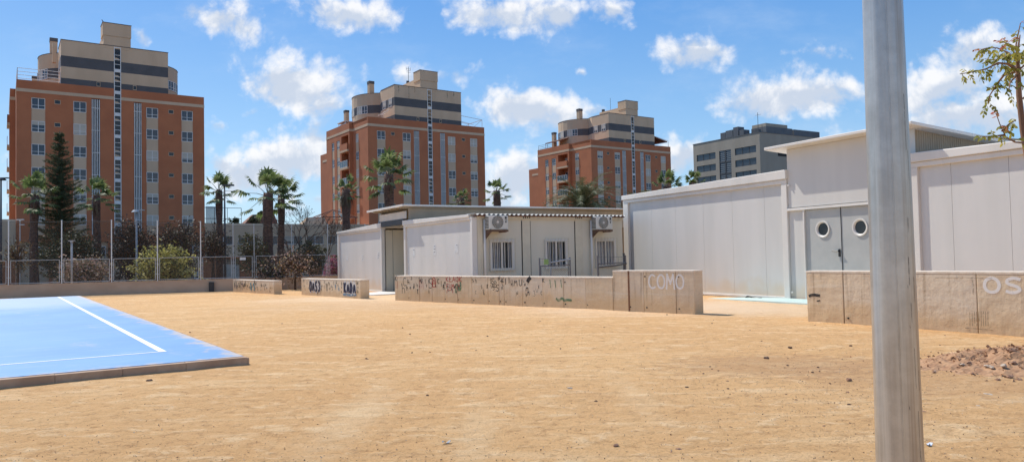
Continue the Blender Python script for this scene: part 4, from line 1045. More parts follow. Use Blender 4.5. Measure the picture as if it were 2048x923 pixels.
    # penthouse with a rounded back
    P = [(4.83,.02),(17.68,.02),(17.68,5.2),(18.6,6.6),(19.5,9.4),(19.8,12.4),(19.4,15),(18.2,16.4),(4.3,16.4),(3.1,15),(2.7,12.4),(2.95,9.6),(3.8,6.9),(4.83,5.2)]
    def arc(pts):                            # round the bulges a little
        out = []
        for i in range(len(pts)):
            out.append(pts[i])
        return out
    rr = [(4.83,.02),(17.68,.02),(17.68,5.2)]
    for i in range(13):
        th = R(-62+i*152/12); rr.append((15.3+5.7*math.cos(th), 11.9+5.4*math.sin(th)))
    for i in range(13):
        th = R(90+i*152/12); rr.append((7.9+5.2*math.cos(th), 11.9+5.4*math.sin(th)))
    rr.append((4.83,5.2)); n = len(rr)
    ph = MB()
    for i in range(n):
        a, b = rr[i], rr[(i+1) % n]; frt = (i == 0 or i == 1 or i == n-1)
        lv = [(24.6,25.96,1 if frt else 0),(25.96,27.48,0),(27.48,28.9,1),(28.9,30.95,0)]
        for z0, z1, mm in lv:
            ph.quad((*a,z0),(*b,z0),(*b,z1),(*a,z1), mm)
        ph.quad((*a,30.95),(*b,30.95),(a[0]+(11.25-a[0])*.03,a[1]+(8.5-a[1])*.03,30.95),(a[0]+(11.25-a[0])*.03,a[1]+(8.5-a[1])*.03,30.6))
    ph.add([(x,y,30.55) for x,y in rr], [tuple(range(n))])
    ph.build('penthouse', [BEIGE, DARKBAND], root)
    cop = MB()
    for i in range(n):
        a, b = rr[i], rr[(i+1) % n]; c = lambda q, k: (11.25+(q[0]-11.25)*k, 8.5+(q[1]-8.5)*k)
        cop.hexa([(*c(a,1.006),30.95),(*c(b,1.006),30.95),(*c(b,.97),30.95),(*c(a,.97),30.95)], [(*c(a,1.006),31.03),(*c(b,1.006),31.03),(*c(b,.97),31.03),(*c(a,.97),31.03)])
    cop.build('roof_coping', DARKBAND, root)
    # penthouse windows let into the dark band
    for i in list(range(17, 27)):
        if i % 3 == 2: continue
        a, b = rr[i], rr[i+1]; ang = math.atan2(b[1]-a[1], b[0]-a[0])
        put_window(root, (a[0]+b[0])/2-.55*math.cos(ang)+.02*math.sin(ang), (a[1]+b[1])/2-.55*math.sin(ang)-.02*math.cos(ang), 27.49, ang, r, 1, .8 if i % 2 else .5)
    for y in (1.6,4.0): put_window(root, 4.83, y+.6, 27.49, -math.pi/2, r, 1, .3)
    for i in (4,5): 
        a, b = rr[i], rr[i+1]; ang = math.atan2(b[1]-a[1], b[0]-a[0]); put_window(root, a[0]+.02*math.sin(ang), a[1]-.02*math.cos(ang), 27.49, ang, r, 1, .8)
    for a in (8.9,13.25):
        w = inst('vent_window', VFR, root, (a,-.0,25.27)); w.scale = (.62,1,1.1); inst('pane', VPN, w)
    # lift tower and machine room
    lt = MB(); lt.box(9.72,13.0,.0,5.0,30.6,32.3); lt.box(9.62,13.06,-.06,2.4,32.3,34.0); lt.box(9.9,12.8,2.4,8.5,31.0,32.9)
    lt.box(9.86,9.9,3.0,7.8,31.2,32.4); lt.build('lift_tower', BEIGE, root, bevel=.02)
    lc = MB(); lc.box(9.58,13.1,-.1,2.44,34.0,34.07); lc.build('lift_coping', DARKBAND, root)
    # continuous stair window
    sf = MB(); spn = MB(); sl = MB(); z = ZB+.3
    a, b = st; y0 = -.05
    sf.box(a-.05,a+.04,y0,.1,ZB,30.85); sf.box(b-.04,b+.05,y0,.1,ZB,30.85)
    top = 30.85; k = 0
    while top-FL*k > ZB:
        zt = top-FL*k
        sf.box(a+.04,b-.04,y0,.1,zt-.12,zt)
        if k != 0: sf.box(a+.04,b-.04,y0-.04,.1,zt-.45,zt-.12)
        for q in range(1,4): sf.box(a+.04,b-.04,y0+.01,.1,zt-.45-q*.63-.03,zt-.45-q*.63+.03)
        for q in range(4):
            if r.random() < .45: sl.hexa([(a+.05,.0,zt-1.03-q*.63),(b-.05,.0,zt-1.03-q*.63),(b-.05,.012,zt-1.03-q*.63),(a+.05,.012,zt-1.03-q*.63)], [(a+.05,.0,zt-.8-q*.63),(b-.3,.0,zt-.85-q*.63),(b-.3,.012,zt-.85-q*.63),(a+.05,.012,zt-.8-q*.63)])  # slanted beige pieces, reflections painted on some stair panes
        k += 1
    so = sf.build('stair_window', WHITEF, root)
    spn.box(a+.04,b-.04,.02,.04,ZB+.1,30.73); o_ = len(spn.v); spn.v += sl.v; spn.f += [tuple(o_+i for i in f) for f in sl.f]; spn.m += [1]*len(sl.f)
    spn.build('pane', [GLASSD, BEIGE], so)
    for (a, b) in strips:
        s = MB(); s.box(a+.01,b-.01,.142,.16,ZB+.1,23.57,1)
        for i in range(5): x = a+.08+i*(b-a-.16)/4; s.tube([(x,.03,ZB),(x,.03,23.5)], .052, 8, 0)
        zz = 22.3
        while zz > ZB: s.box(a,b,-.035,.02,zz,zz+.07,0); zz -= FL
        s.build('pipe_screen', [WHITEF, DARK], root)
    ch = MB(); ch.box(4.0,4.9,8.2,9.1,30.9,32.7); ch.build('chimney', BEIGE, root); ch = MB(); ch.box(3.96,4.94,8.16,9.14,32.7,33.2); ch.build('chimney_cap', DARKBAND, root)
    ch = MB(); ch.box(2.1,2.8,14.6,15.4,24.7,28.6); ch.build('flue', BEIGE, root); ch = MB(); ch.box(2.06,2.84,14.56,15.44,28.6,29.0); ch.build('flue_cap', DARKBAND, root)
    st_ = MB()
    for x, l in ((5.6,1.3),(7.5,1.9),(8.6,.8),(14.9,1.2),(16.2,.7)): stroke(st_, [(x,30.9),(x+.03,30.9-l*.6),(x,30.9-l)], .14, lambda a, z: (a, -.0+.008, z), 0, 0)
    if seed == 2: st_.build('rain_stain', spray('rain_streak', (.10,.075,.055), .35, .7, .6, 3), root)
    extra(root, r)
    return root
def rail(root, pts, z0, z1, n=4, mat_=WHITEF):
    m_ = MB()
    for a, b in zip(pts, pts[1:]):
        for i in range(n): z = z1-(z1-z0-.25)*i/(n-1); m_.tube([(*a,z),(*b,z)], .035, 5)
        d = math.hypot(b[0]-a[0], b[1]-a[1]); k = max(1, int(d/2.4))
        for j in range(k+1): x = a[0]+(b[0]-a[0])*j/k; y = a[1]+(b[1]-a[1])*j/k; m_.tube([(x,y,z0),(x,y,z1)], .035, 5)
    m_.build('terrace_rail', mat_, root)
def ex1(root, r):
    rail(root, [(4.8,.15),(.1,.15),(.1,6.2)], 25.15, 26.7)
    b = MB(); b.box(4.1,4.5,4.4,5.0,28.9,31.6); b.build('flue', BEIGE, root)
    b = MB(); b.tube([(9.75,.0,34.0),(9.5,-.1,34.3)], .05, 5); b.build('aerial', DMETAL, root)
def ex2(root, r):
    f = MB()
    for y in (.4,5.0): f.tube([(17.7,y,27.0),(22.2,y,26.6)], .05, 5); f.tube([(22.2,y,25.1),(22.2,y,26.6)], .045, 5); f.tube([(20.3,y,25.1),(22.2,y,26.6)], .035, 5)
    f.tube([(22.2,.4,26.6),(22.2,5,26.6)], .045, 5); f.tube([(17.7,.4,26.0),(20.4,.4,25.6)], .04, 5)
    f.build('pergola_frame', WHITEF, root)
    a = MB(); a.tube([(10.5,6,32.9),(10.5,6,36.0)], .04, 5)
    for z, w in ((35.6,.45),(35.3,.35),(35.0,.4)): a.tube([(10.5-w,6,z),(10.5+w,6,z)], .025, 4); 
    a.tube([(10.1,6,35.3),(10.1,6,35.9)], .025, 4); a.tube([(10.9,6,35.3),(10.9,6,35.9)], .025, 4); a.build('aerial', DMETAL, root)
    d = MB(); d.tube([(10.3,5.9,32.9),(10.3,5.9,33.4)], .28, 8); d.build('water_drum', DMETAL, root)
    w = MB(); w.box(-.3,2.0,9.3,12.5,25.9,26.02); w.box(-.1,.0,9.4,9.5,25.1,25.9); w.box(-.1,0,12.3,12.4,25.1,25.9); w.box(.1,1.8,9.6,12.2,25.0,25.7); w.build('terrace_shelter', WHITEF, root)
    w = MB(); w.tube([(4.7,2.0,27.0),(3.2,3.0,26.1)], .07, 5); w.tube([(4.7,3.2,26.6),(3.2,3.0,26.1)], .05, 5); w.build('awning_arm', WHITEF, root)
def ex3(root, r):
    f = MB(); f.hexa([(17.7,.5,27.2),(22.0,.5,26.2),(22.0,4.8,26.2),(17.7,4.8,27.2)],[(17.7,.5,27.32),(22.0,.5,26.45),(22.0,4.8,26.45),(17.7,4.8,27.32)]); f.build('awning', TERRA, root)
    f = MB(); f.tube([(22.2,.4,25.1),(22.2,.4,26.4)], .05, 5); f.tube([(17.8,.4,25.4),(21.5,.4,26.2)], .045, 5); f.tube([(17.7,.4,27.3),(22.2,.4,26.5)], .045, 5); f.build('awning_frame', WHITEF, root)
    f = MB(); f.hexa([(.0,10.5,26.3),(.0,15,26.3),(3.0,15,27.2),(3.0,10.5,27.2)],[(.0,10.5,26.5),(.0,15,26.5),(3.0,15,27.35),(3.0,10.5,27.35)]); f.build('awning', TERRA, root)
    f = MB()
    for y in (10.6,14.9): f.tube([(.0,y,25.1),(.0,y,26.4)], .05, 5)
    f.build('awning_frame', WHITEF, root)
    rail(root, [(-.5,10.3),(-.5,16.8)], 25.15, 26.1, 3, DMETAL)
    a = MB(); a.tube([(10.5,5.6,32.9),(10.5,5.6,35.6)], .035, 5); a.build('aerial', DMETAL, root)
    d = MB(); d.tube([(10.4,7.8,32.9),(10.4,7.8,33.5)], .35, 8); d.build('water_drum', DMETAL, root)
tower(-15.55, 0, 1, 'brick apartment tower with railed terrace behind the conifer', ex1)
tower(31.97, -.5, 2, 'brick apartment tower with white pergola frame and rain-stained penthouse', ex2)
tower(79.41, -.85, 3, 'brick apartment tower with red terrace awnings, beside the grey block', ex3)

# low shop building between the towers
def shops(u0, u1, zt, label, seed, sale=False):
    root = thing('low_shop_building', label, 'low building', TO+TD*u0, TA, 'low rows between the towers'); W = u1-u0; r = random.Random(seed)
    wins = []; u = 1.2
    while u < W-3: wins.append((u, u+2.7, 4.05, 5.35)); u += 3.4
    doors = []; u = 1.6
    while u < W-4.5: doors.append((u, u+3.2, -1.6, 2.0)); u += 5.2
    w = MB(); w.hwall(.02, W-.02, 2.35, zt, wins, .25, 'f', .1); w.box(.02,W-.02,.36,12,-1.7,zt-.3); w.box(.02,W-.02,.1,.4,zt,zt+.12)
    w.build('upper_wall', pmat('dusty_render', (.64,.47,.32),(.56,.41,.275),.3,.9,stretch=(1,1,.5)), root)
    b = MB(); b.hwall(.02, W-.02, -1.7, 2.35, doors, .2, 'f', .12); b.build('brick_base', BRICK, root)
    for a, c, z0, z1 in wins:
        f = MB(); f.box(a,c,.20,.30,z0,z0+.08); f.box(a,c,.20,.30,z1-.08,z1); 
        for x in (a,(a+c)/2-.04,c-.08): f.box(x,x+.08,.20,.30,z0+.08,z1-.08)
        fo = f.build('window', WHITEF, root); g = MB(); g.box(a+.08,c-.08,.29,.31,z0+.08,z1-.08); g.build('pane', GLASS, fo)
        if r.random() < .4: s = MB(); s.box(a+.08,a+1.3,.24,.28,z0+.5,z1-.08); s.build('roller_shutter', SHUTTER, fo)
    for i, (a, c, z0, z1) in enumerate(doors):
        d = MB(); d.box(a+.02,c-.02,.25,.30,z0,z1-.75); lat = MB()
        for ix in range(10):
            for iz in range(3): lat.box(a+.06+ix*.31, a+.06+ix*.31+.20, .22,.30, z1-.72+iz*.24, z1-.72+iz*.24+.15)
        d.build('garage_door', SHUTTER, root); lat.build('lattice_vent', BEIGE, root)
        dk = MB(); dk.box(a,c,.31,.33,z0,z1); dk.build('door_recess', DARK, root)
    return root
shops(-60, -15.56, 7.36, 'low shop row to the left of the first tower', 1)
sb = shops(6.87, 31.95, 7.05, 'low two-storey shop row behind the palms between two towers', 2)
shops(54.4, 79.38, 6.6, 'low shop row between the two farther towers', 3)
# roof clutter on the shop row
def at_row(px, dv=0.0):                      # u along the street row of the spot seen at px
    d = ray(px, 440); n = TN; t = ((TO+TN*dv)-Vector((0,0,H))).dot(n)/Vector((d.x,d.y,0)).dot(n); q = Vector((0,0,H))+d*t
    return (q-TO).dot(TD)
def roof(name, label, cat, px, dv, z=7.05): return thing(name, label, cat, TO+TD*at_row(px, dv)+TN*dv+Vector((0,0,z)), TA)
t = roof('pergola', 'brown hipped pergola on the shop row roof beside the second tower', 'pergola', 666, 3.0)
w = 2.7; m_ = MB()
for x in (-w,w):
    for y in (-w,w): m_.tube([(x,y,0),(x,y,1.25)], .08, 5); m_.tube([(x*1.1,y*1.1,1.2),(0,0,2.6)], .08, 5)
for s in ((-1,-1,1,-1),(1,-1,1,1),(1,1,-1,1),(-1,1,-1,-1)): m_.tube([(s[0]*w*1.1,s[1]*w*1.1,1.22),(s[2]*w*1.1,s[3]*w*1.1,1.22)], .08, 5)
m_.tube([(0,-w*1.1,1.22),(0,0,2.6)], .05, 5); m_.tube([(-w*1.1,0,1.22),(0,0,2.6)], .05, 5)
m_.build('timber_frame', TERRA, t)
t = roof('terrace_enclosure', 'netted railing enclosure on the shop roof right of the first tower', 'railing', 432, 2.0)
m_ = MB(); L = 3.6
for x in (-2.2,-.2,1.6,3.6): m_.tube([(x,0,0),(x,0,2.5 if x > -1 else 2.6)], .04, 5)
for z in (.9,2.5): m_.tube([(-2.2,0,z),(3.6,0,z)], .04, 5)
m_.build('rail_frame', DMETAL, t); m_ = MB(); m_.box(-1.4,.8,.1,.12,.1,2.7); m_.build('netting', net_mat('blue_net',(.10,.14,.20),.5), t)
for px, s, l, c in ((578, 1, 'terracotta tiled roof hump on the shop row between the palms', TERRA),(625, .8, 'pale tiled roof hump left of the brown pergola', BEIGE)):
    t = roof('tiled_canopy', l, 'canopy', px-60 if px == 578 else px, 3.0); m_ = MB()
    m_.hexa([(-2.6*s,-1.2,.0),(2.6*s,-1.2,.0),(2.6*s,1.5,.0),(-2.6*s,1.5,.0)], [(-1.0*s,-.3,1.6*s),(2.2*s,-.3,1.8*s),(2.2*s,.4,1.8*s),(-1.0*s,.4,1.6*s)]); m_.build('tiled_roof', c, t)
# sale banner on a shutter
t = thing('sale_banner', 'white SE VENDE banner hanging on the shop row, partly behind the bush', 'banner', TO+TD*(at_row(342))+TN*-.05, TA)
m_ = MB(); m_.box(-.2,3.5,.0,.03,-1.1,.35); m_.build('banner_sheet', PAPER, t)
m_ = MB(); write(m_, 'SE VENDE', .05, -.75, .30, .72, .11, lambda a, z: (a, -.012, z), .32); m_.build('lettering', BLACK, t)

# ------------------------------------------------------------------ grey block at the right
def grey_block():
    c = AT(1518.7, 264.3, 185); A = R(31); root = thing('office_block', 'grey rendered block with strip windows and a tall glazed stair', 'office building', (c.x, c.y, 0), A)
    zt = c.z
    def yl(px):                               # along the left face
        d = ray(px, 300); n = Vector((math.cos(A), math.sin(A), 0)); t = Vector((c.x,c.y,0)).dot(n)/Vector((d.x,d.y,0)).dot(n)
        return (Vector((d.x,d.y,0))*t-Vector((c.x,c.y,0))).dot(Vector((-math.sin(A), math.cos(A),0)))
    Y = yl(1386.5); z8 = lambda x: 1370+x/5.77
    a0, a1 = yl(z8(820)), yl(z8(575)); b0, b1 = yl(z8(350)), yl(z8(132)); s0, s1 = yl(z8(530)), yl(z8(393))
    hs = []; 
    for k in range(9):
        ztop = zt-3.05-3.08*k
        hs += [(a0,a1,ztop-1.75,ztop),(b0,b1,ztop-1.75,ztop)]
    hs.append((s0,s1,1,zt-3.0))
    w = MB(); w.hwall(0, Y, -2, zt, hs, .35, 'l', 0)
    w.quad((0,0,-2),(26,0,-2),(26,0,zt),(0,0,zt)); w.quad((0,Y,-2),(26,Y,-2),(26,Y,zt),(0,Y,zt)); w.quad((26,0,-2),(26,Y,-2),(26,Y,zt),(26,0,zt)); w.quad((0,0,zt-.3),(26,0,zt-.3),(26,Y,zt-.3),(0,Y,zt-.3))
    w.box(.36,.4,.3,Y-.3,-2,zt-.4,1)
    w.build('wall', [GREYB, DARK], root)
    for (p, q) in ((a0,a1),(b0,b1)):
        for k in range(5):
            ztop = zt-3.05-3.08*k; f = MB()
            f.box(.16,.24,p,q,ztop-1.75,ztop-1.65); f.box(.16,.24,p,q,ztop-.1,ztop)
            for i in range(4): y = p+(q-p)*i/3; f.box(.14,.24,y-.10,y+.10,ztop-1.65,ztop-.1)
            fo = f.build('strip_window', DMETAL, root); g = MB(); g.box(.2,.22,p,q,ztop-1.65,ztop-.1); g.build('pane', GLASS, fo)
    f = MB(); c_ = (s0+s1)/2; f.box(.06,.2,c_-.22,c_+.22,3,zt-3); f.box(.06,.2,s0,s0+.12,3,zt-3); f.box(.06,.2,s1-.12,s1,3,zt-3)
    for k in range(6): f.box(.06,.2,s0,s1,zt-3-3.08*k-3.3,zt-3-3.08*k-2.85)
    so = f.build('stair_glazing', DMETAL, root)
    g = MB(); g.box(.22,.24,s0,s1,1,zt-3); g.build('pane', GLASS, so)
    l = MB(); z = zt-3.3
    while z > 4: l.box(.12,.20,s0+.12,c_-.22,z,z+.16); l.box(.12,.20,c_+.22,s1-.12,z,z+.16); z -= .5
    l.build('glazing_louvre', pmat('louvre_grey',(.26,.28,.29),(.20,.22,.23),3,.6), so)
    # dark opening high on the right face
    o = MB(); o.box(6.6,16,-.04,.0,zt-5.6,zt-3.1); o.build('recess_opening', DARK, root)
    cp = MB(); cp.box(-.1,26.1,-.1,.25,zt,zt+.15); cp.box(-.1,.25,.25,Y+.1,zt,zt+.15); cp.build('roof_coping', GREYROOF, root)
    for px0, px1, h in ((383,440,1.9),(443,524,2.2),(531,590,2.7),(602,652,1.7)):
        a, b = yl(z8(px1)), yl(z8(px0)); m_ = MB(); m_.box(1.0,3.2,a,b,zt-.2,zt+h); m_.build('roof_vent', GREYROOF, root)
    m_ = MB(); m_.box(4,14,1.2,6,zt-.2,zt+2.0); m_.box(14.6,25,1.2,6,zt-.2,zt+1.9); m_.build('plant_screen', GREYROOF, root)
    m_ = MB(); m_.box(9.5,18,5.9,10.5,zt-.2,zt+4.0); m_.build('roof_room', GREYB, root)
    m_ = MB(); m_.tube([(1.0,1.2,zt),(1.0,1.2,zt+5.2)], .06, 5); m_.tube([(1.0,.2,zt+4.6),(1.0,2.0,zt+4.6)], .04, 4); m_.tube([(2.0,.8,zt),(2.0,.8,zt+2.2)], .05, 5); m_.box(.5,1.5,.7,1.7,zt,zt+.9); m_.build('aerial', DMETAL, root)
grey_block()

# ------------------------------------------------------------------ palms, trees and shrubs beyond the fence
ZS = -1.6
def rv(r, s=1): return Vector((r.gauss(0,s), r.gauss(0,s), r.gauss(0,s)))
PALMLEAF = leafmat('palm_leaf', [(.07,.10,.03),(.12,.165,.05),(.17,.22,.08),(.24,.26,.13)], .45)
DEADLEAF = leafmat('dead_palm_leaf', [(.14,.095,.055),(.20,.14,.08)], .15)
DATELEAF = leafmat('date_palm_leaf', [(.07,.09,.035),(.11,.13,.055),(.15,.16,.08),(.22,.21,.13)], .2)
PINELEAF = leafmat('conifer_needles', [(.045,.062,.026),(.075,.092,.04),(.115,.125,.06)], .3)
def fan_palm(name, label, p, h, cr, tr, seed, skirt=0, n=24, lean=0, wind=.25):
    r = random.Random(seed); root = thing(name, label, 'palm tree', (p.x,p.y,ZS), r.uniform(0,6), 'fan palms behind the fence' if name == 'fan_palm' else None)
    top = Vector((lean, 0, h)); t = MB(); k = 14; pts = []; rad = []
    for i in range(k+1):
        f = i/k; pts.append((lean*f*f, .06*math.sin(f*5+seed), h*f)); rad.append(tr*(1.25-.35*f+.10*math.sin(i*2.4)*(1 if f > .5 else .4)+(.22 if .8 < f < .97 else 0)))
    t.tube(pts, rad, 10); 
    for _ in range(70):                   # cut leaf boots, ragged
        f = r.uniform(.1,1); a = r.uniform(0,6.28); R_ = tr*(1.2-.3*f); c = Vector((lean*f*f+R_*math.cos(a), R_*math.sin(a), h*f)); o = Vector((math.cos(a), math.sin(a), .9))
        s = Vector((-math.sin(a), math.cos(a), 0)); t.add([c-s*.07, c+s*.07, c+o*.14], [(0,1,2)])
    t.build('trunk', PALMBARK, root, smooth=True)
    cmb = MB(); wd = Vector((math.cos(-root.rotation_euler.z), math.sin(-root.rotation_euler.z), 0))  # wind blows to the right
    for i in range(n):
        az = 2.399*i+r.uniform(-.3,.3); e = R(82-118*(i/n)**.9+r.uniform(-8,8))
        d = Vector((math.cos(az)*math.cos(e), math.sin(az)*math.cos(e), math.sin(e)))+wd*wind*r.uniform(.2,1); d.normalize()
        L = cr*r.uniform(.42,.72); base = top+Vector((0,0,-.1-.25*(i/n)))
        tip = base+d*L-Vector((0,0,.10*L*(1-d.z))); mid = base+d*L*.5+Vector((0,0,.03))
        cmb.tube([base,mid,tip], [.030,.020,.012], 4, 1)
        side = d.cross(Vector((0,0,1)))
        side = side.normalized() if side.length > .05 else Vector((1,0,0))
        nrm = side.cross(d).normalized(); m_ = 15; BL = cr*r.uniform(.40,.52)
        for j in range(m_):
            th = (j/(m_-1)-.5)*R(215); dj = (d*math.cos(th)+side*math.sin(th)+nrm*.12*math.cos(th*2)).normalized()
            bl = BL*(.72+.28*math.cos(th))*r.uniform(.9,1.1); p1 = tip+dj*bl*.55; dj2 = (dj+Vector((0,0,-.55-.5*abs(math.sin(th)))) + wd*wind*.6).normalized(); p2 = p1+dj2*bl*.40
            w = dj.cross(nrm).normalized()*bl*.105
            cmb.add([tip-w*.4, tip+w*.4, p1+w, p1-w, p2], [(0,1,2,3),(3,2,4)], 0)
    for i in range(skirt):
        az = r.uniform(0,6.28); z = h-.35-r.uniform(0,1.0)*.6; o = Vector((math.cos(az), math.sin(az), 0)); b = Vector((lean,0,z))+o*tr
        for j in range(7):
            q = b+o*r.uniform(.05,.35)+Vector((r.uniform(-.15,.15),r.uniform(-.15,.15),-r.uniform(.5,1.1))); s = Vector((-o.y,o.x,0))*.05
            cmb.add([b-s,b+s,q], [(0,1,2)], 2)
    cmb.build('crown', [PALMLEAF, pmat('palm_stalk',(.16,.17,.08),(.22,.20,.12),6,.7), DEADLEAF], root)
    return root
def pz(px, py, Y): return AT(px, py, Y)
PALMS = [(69,390,58,46,.28,'fan palm in front of the first tower, left of the conifer',10,2),
         (194,390,58,40,.26,'fan palm before the first tower, right of the conifer',6,3),
         (438,380,62,36,.26,'slim fan palm beside the dark lamp post, right of first tower',0,5),
         (536,386,54,56,.33,'largest wind-blown fan palm with a thick trunk before open sky',0,11),
         (561,390,59,44,.25,'fan palm crowding the thick-trunked palm on its right side',0,13),
         (692,378,62,30,.34,'small fan palm with dead skirt before second tower balconies',26,17),
         (778,348,56,52,.34,'tall full fan palm before the corner of the second tower',4,19),
         (993,381,62,29,.28,'fan palm alone against the sky between second and third towers',0,23),
         (921,396,60,22,.30,'half bare ragged palm by the right edge of the second tower',0,29),
         (1333,372,60,34,.3,'fan palm peeking over the hall roof before the third tower',0,31),
         (1386,364,64,26,.3,'fan palm peeking over the hall roof by the grey block',0,37)]
for px, py, Y, rp, tr, lb, sk, sd in PALMS:
    c = pz(px, py, Y); h = c.z-ZS; cr = rp/F*Y*1.14
    fan_palm('fan_palm', lb, c, h, cr, tr, sd, sk, n=15 if rp < 32 else 19)
def date_palm(label, p, h, L, n, seed, emax=86):
    r = random.Random(seed); root = thing('date_palm', label, 'palm tree', (p.x,p.y,ZS), 0, 'date palms behind the classrooms')
    t = MB(); t.tube([(0,0,h*i/8) for i in range(9)], [.42-.06*i/8 for i in range(9)], 10); t.build('trunk', PALMBARK, root, smooth=True)
    c = MB()
    for i in range(n):
        az = 2.399*i+r.uniform(-.2,.2); e0 = R(emax-78*(i/n)+r.uniform(-6,6)); l = L*r.uniform(.8,1.1); pts = []; q = Vector((0,0,h)); e = e0
        for s in range(9):
            pts.append(q.copy()); q = q+Vector((math.cos(az)*math.cos(e), math.sin(az)*math.cos(e), math.sin(e)))*l/8; e -= R(9+4*r.random())
        c.tube(pts, [.035-.0035*k for k in range(9)], 4, 1)
        for k in range(1, 8):
            for sub in range(4):
                f = sub/4; b = pts[k]*(1-f)+pts[k+1]*f; d = (pts[k+1]-pts[k]).normalized(); sd = d.cross(Vector((0,0,1))); sd = sd.normalized() if sd.length > .05 else Vector((1,0,0)); u = sd.cross(d)
                ll = .62*(1-.08*abs(k-4))*r.uniform(.8,1.15)
                for sg in (1,-1):
                    tip = b+(d*.75+sd*sg*.75+u*.25+rv(r,.10)).normalized()*ll+Vector((0,0,-.10)); w = d*.042
                    c.add([b-w,b+w,tip], [(0,1,2)], 0)
    c.build('crown', [DATELEAF, pmat('frond_rib',(.20,.19,.10),(.26,.24,.14),6,.7)], root)
q = pz(1166,417,55); date_palm('biggest date palm arching over the classroom roof', q, q.z-ZS-.1, 3.6, 84, 3)
q = pz(900,424,57); date_palm('date palm with upright fronds at the second tower foot', q, q.z-ZS-.5, 1.9, 24, 5)
q = pz(1092,418,60); date_palm('yellowing date palm left of the biggest one', q, q.z-ZS-.3, 1.5, 26, 8, 60)
q = pz(1282,402,58); date_palm('date palm tuft above the left end of the hall roof', q, q.z-ZS-.3, 1.9, 26, 9)

def conifer(p, h, br):
    r = random.Random(4); root = thing('conifer', 'tall dark tapering conifer in front of the first tower', 'tree', (p.x,p.y,ZS))
    t = MB(); t.tube([(0,0,h*i/10) for i in range(11)], [.20*(1-i/10.5)+.02 for i in range(11)], 8); t.build('trunk', BARK, root, smooth=True)
    c = MB(); z = 2.2
    while z < h-.15:
        f = (z-2.2)/(h-2.2); L = br*(1-f)**.72*(1.0 if f > .12 else .85)+.10; k = 8 if f < .8 else 5; a0 = r.uniform(0,6)
        for i in range(k):
            az = a0+2*math.pi*i/k+r.uniform(-.35,.35); l = L*r.uniform(.5,1.12); dr = Vector((math.cos(az), math.sin(az), 0)); sd = Vector((-dr.y, dr.x, 0)); z0 = z+r.uniform(-.22,.22); rise = r.uniform(.05,.42)
            c.tube([(0,0,z0), dr*l*.6+Vector((0,0,z0+.05*l)), dr*l+Vector((0,0,z0+rise*l))], [.03,.02,.008], 4, 1)
            ns = max(4, int(l/.12))
            for j in range(ns):
                g = (j+.6)/ns; b = dr*l*g+Vector((0,0,z0+rise*l*g*g))
                for sg in (-1,1):
                    bl = (.14+.34*l*(1-g)*.5)*r.uniform(.6,1.3)
                    e = (dr*.6+sd*sg*.65+Vector((0,0,r.uniform(.1,.55)))+rv(r,.22)).normalized(); m_ = 4
                    for q in range(m_):
                        bb = b+e*bl*q/m_
                        for w in range(3):
                            v = (e*.8+rv(r,.6)); v.normalize(); tip = bb+v*.17; s = e.cross(v).normalized()*.015 if e.cross(v).length > .01 else sd*.015
                            c.add([bb-s,bb+s,tip+s*.3], [(0,1,2)], 0)
        z += r.uniform(.28,.46)*(1-.45*f)
    c.build('crown', [PINELEAF, BARK], root)
q = pz(119,262,60); conifer(q, q.z-ZS, 2.6)

def leaf(mb, r, c, s, m=0, flat_=.0):
    a = rv(r); a.z *= (1-flat_); a.normalize(); b = a.cross(rv(r)).normalized()
    mb.add([c-a*s, c+b*s*.45, c+a*s, c-b*s*.45], [(0,1,2,3)], m)
def bush(name, label, cat, p, size, nclump, nleaf, ls, mats, seed, trunk=None, zb=None, shape='dome', group=None, twigs=0, fine=.20):
    """size=(rx,ry,rz); the crown is many leaf clumps spread through an uneven dome; trunk=(height,radius)"""
    r = random.Random(seed); root = thing(name, label, cat, (p.x,p.y,ZS if zb is None else zb), 0, group)
    th = trunk[0] if trunk else .3; t = MB(); cl = []
    while len(cl) < nclump:
        v = rv(r).normalized()*(r.random()**.38); v.z = abs(v.z)*(1 if r.random() < .8 else -.35) if shape == 'dome' else v.z
        k = .82+.30*noise.noise((v.x*1.7+seed, v.y*1.7, v.z*1.7)); cl.append(Vector((v.x*size[0]*k, v.y*size[1]*k, th+v.z*size[2]*k)))
    tr = trunk[1] if trunk else .05
    t.tube([(0,0,-.1),(.03,0,th*.5),(0,0,th)], [tr*1.2,tr,tr*.8], 7)
    c = MB()
    for i, q in enumerate(cl):
        if i % 3 == 0 or twigs:
            b = Vector((0,0,th*r.uniform(.75,1))); m_ = (b+q)*.5+Vector((0,0,.12*size[2]))+rv(r,.08*size[0]); t.tube([b,m_,q], [tr*.55,tr*.3,tr*.10], 5)
        for k in range(twigs):
            e = q+rv(r,.28*size[0]/2); e.z += .15; t.tube([q*.8+Vector((0,0,th*.2)), e, e+rv(r,.15)+Vector((0,0,.12))], [.022,.014,.006], 3, caps=False)
        cs = fine*size[0]*r.uniform(.7,1.3)
        for k in range(nleaf):
            w = q+Vector((r.gauss(0,cs), r.gauss(0,cs), r.gauss(0,cs*.7)))
            leaf(c, r, w, ls*r.uniform(.6,1.3), r.choices(range(len(mats)), [3]+[1]*(len(mats)-1))[0], .3)
    t.build('trunk', BARK, root, smooth=True); c.build('crown', mats, root); return root
L_YEL = leafmat('yellow_green_leaf', [(.26,.25,.05),(.42,.39,.10),(.56,.50,.15),(.64,.57,.24)], .4)
L_DRK = leafmat('dark_green_leaf', [(.02,.032,.014),(.03,.045,.02),(.045,.06,.028)], .15)
L_OLV = leafmat('olive_leaf', [(.06,.065,.025),(.085,.09,.035),(.12,.12,.05)], .25)
L_BRN = leafmat('brown_twig_leaf', [(.045,.035,.028),(.065,.048,.036),(.085,.065,.05)], .1)
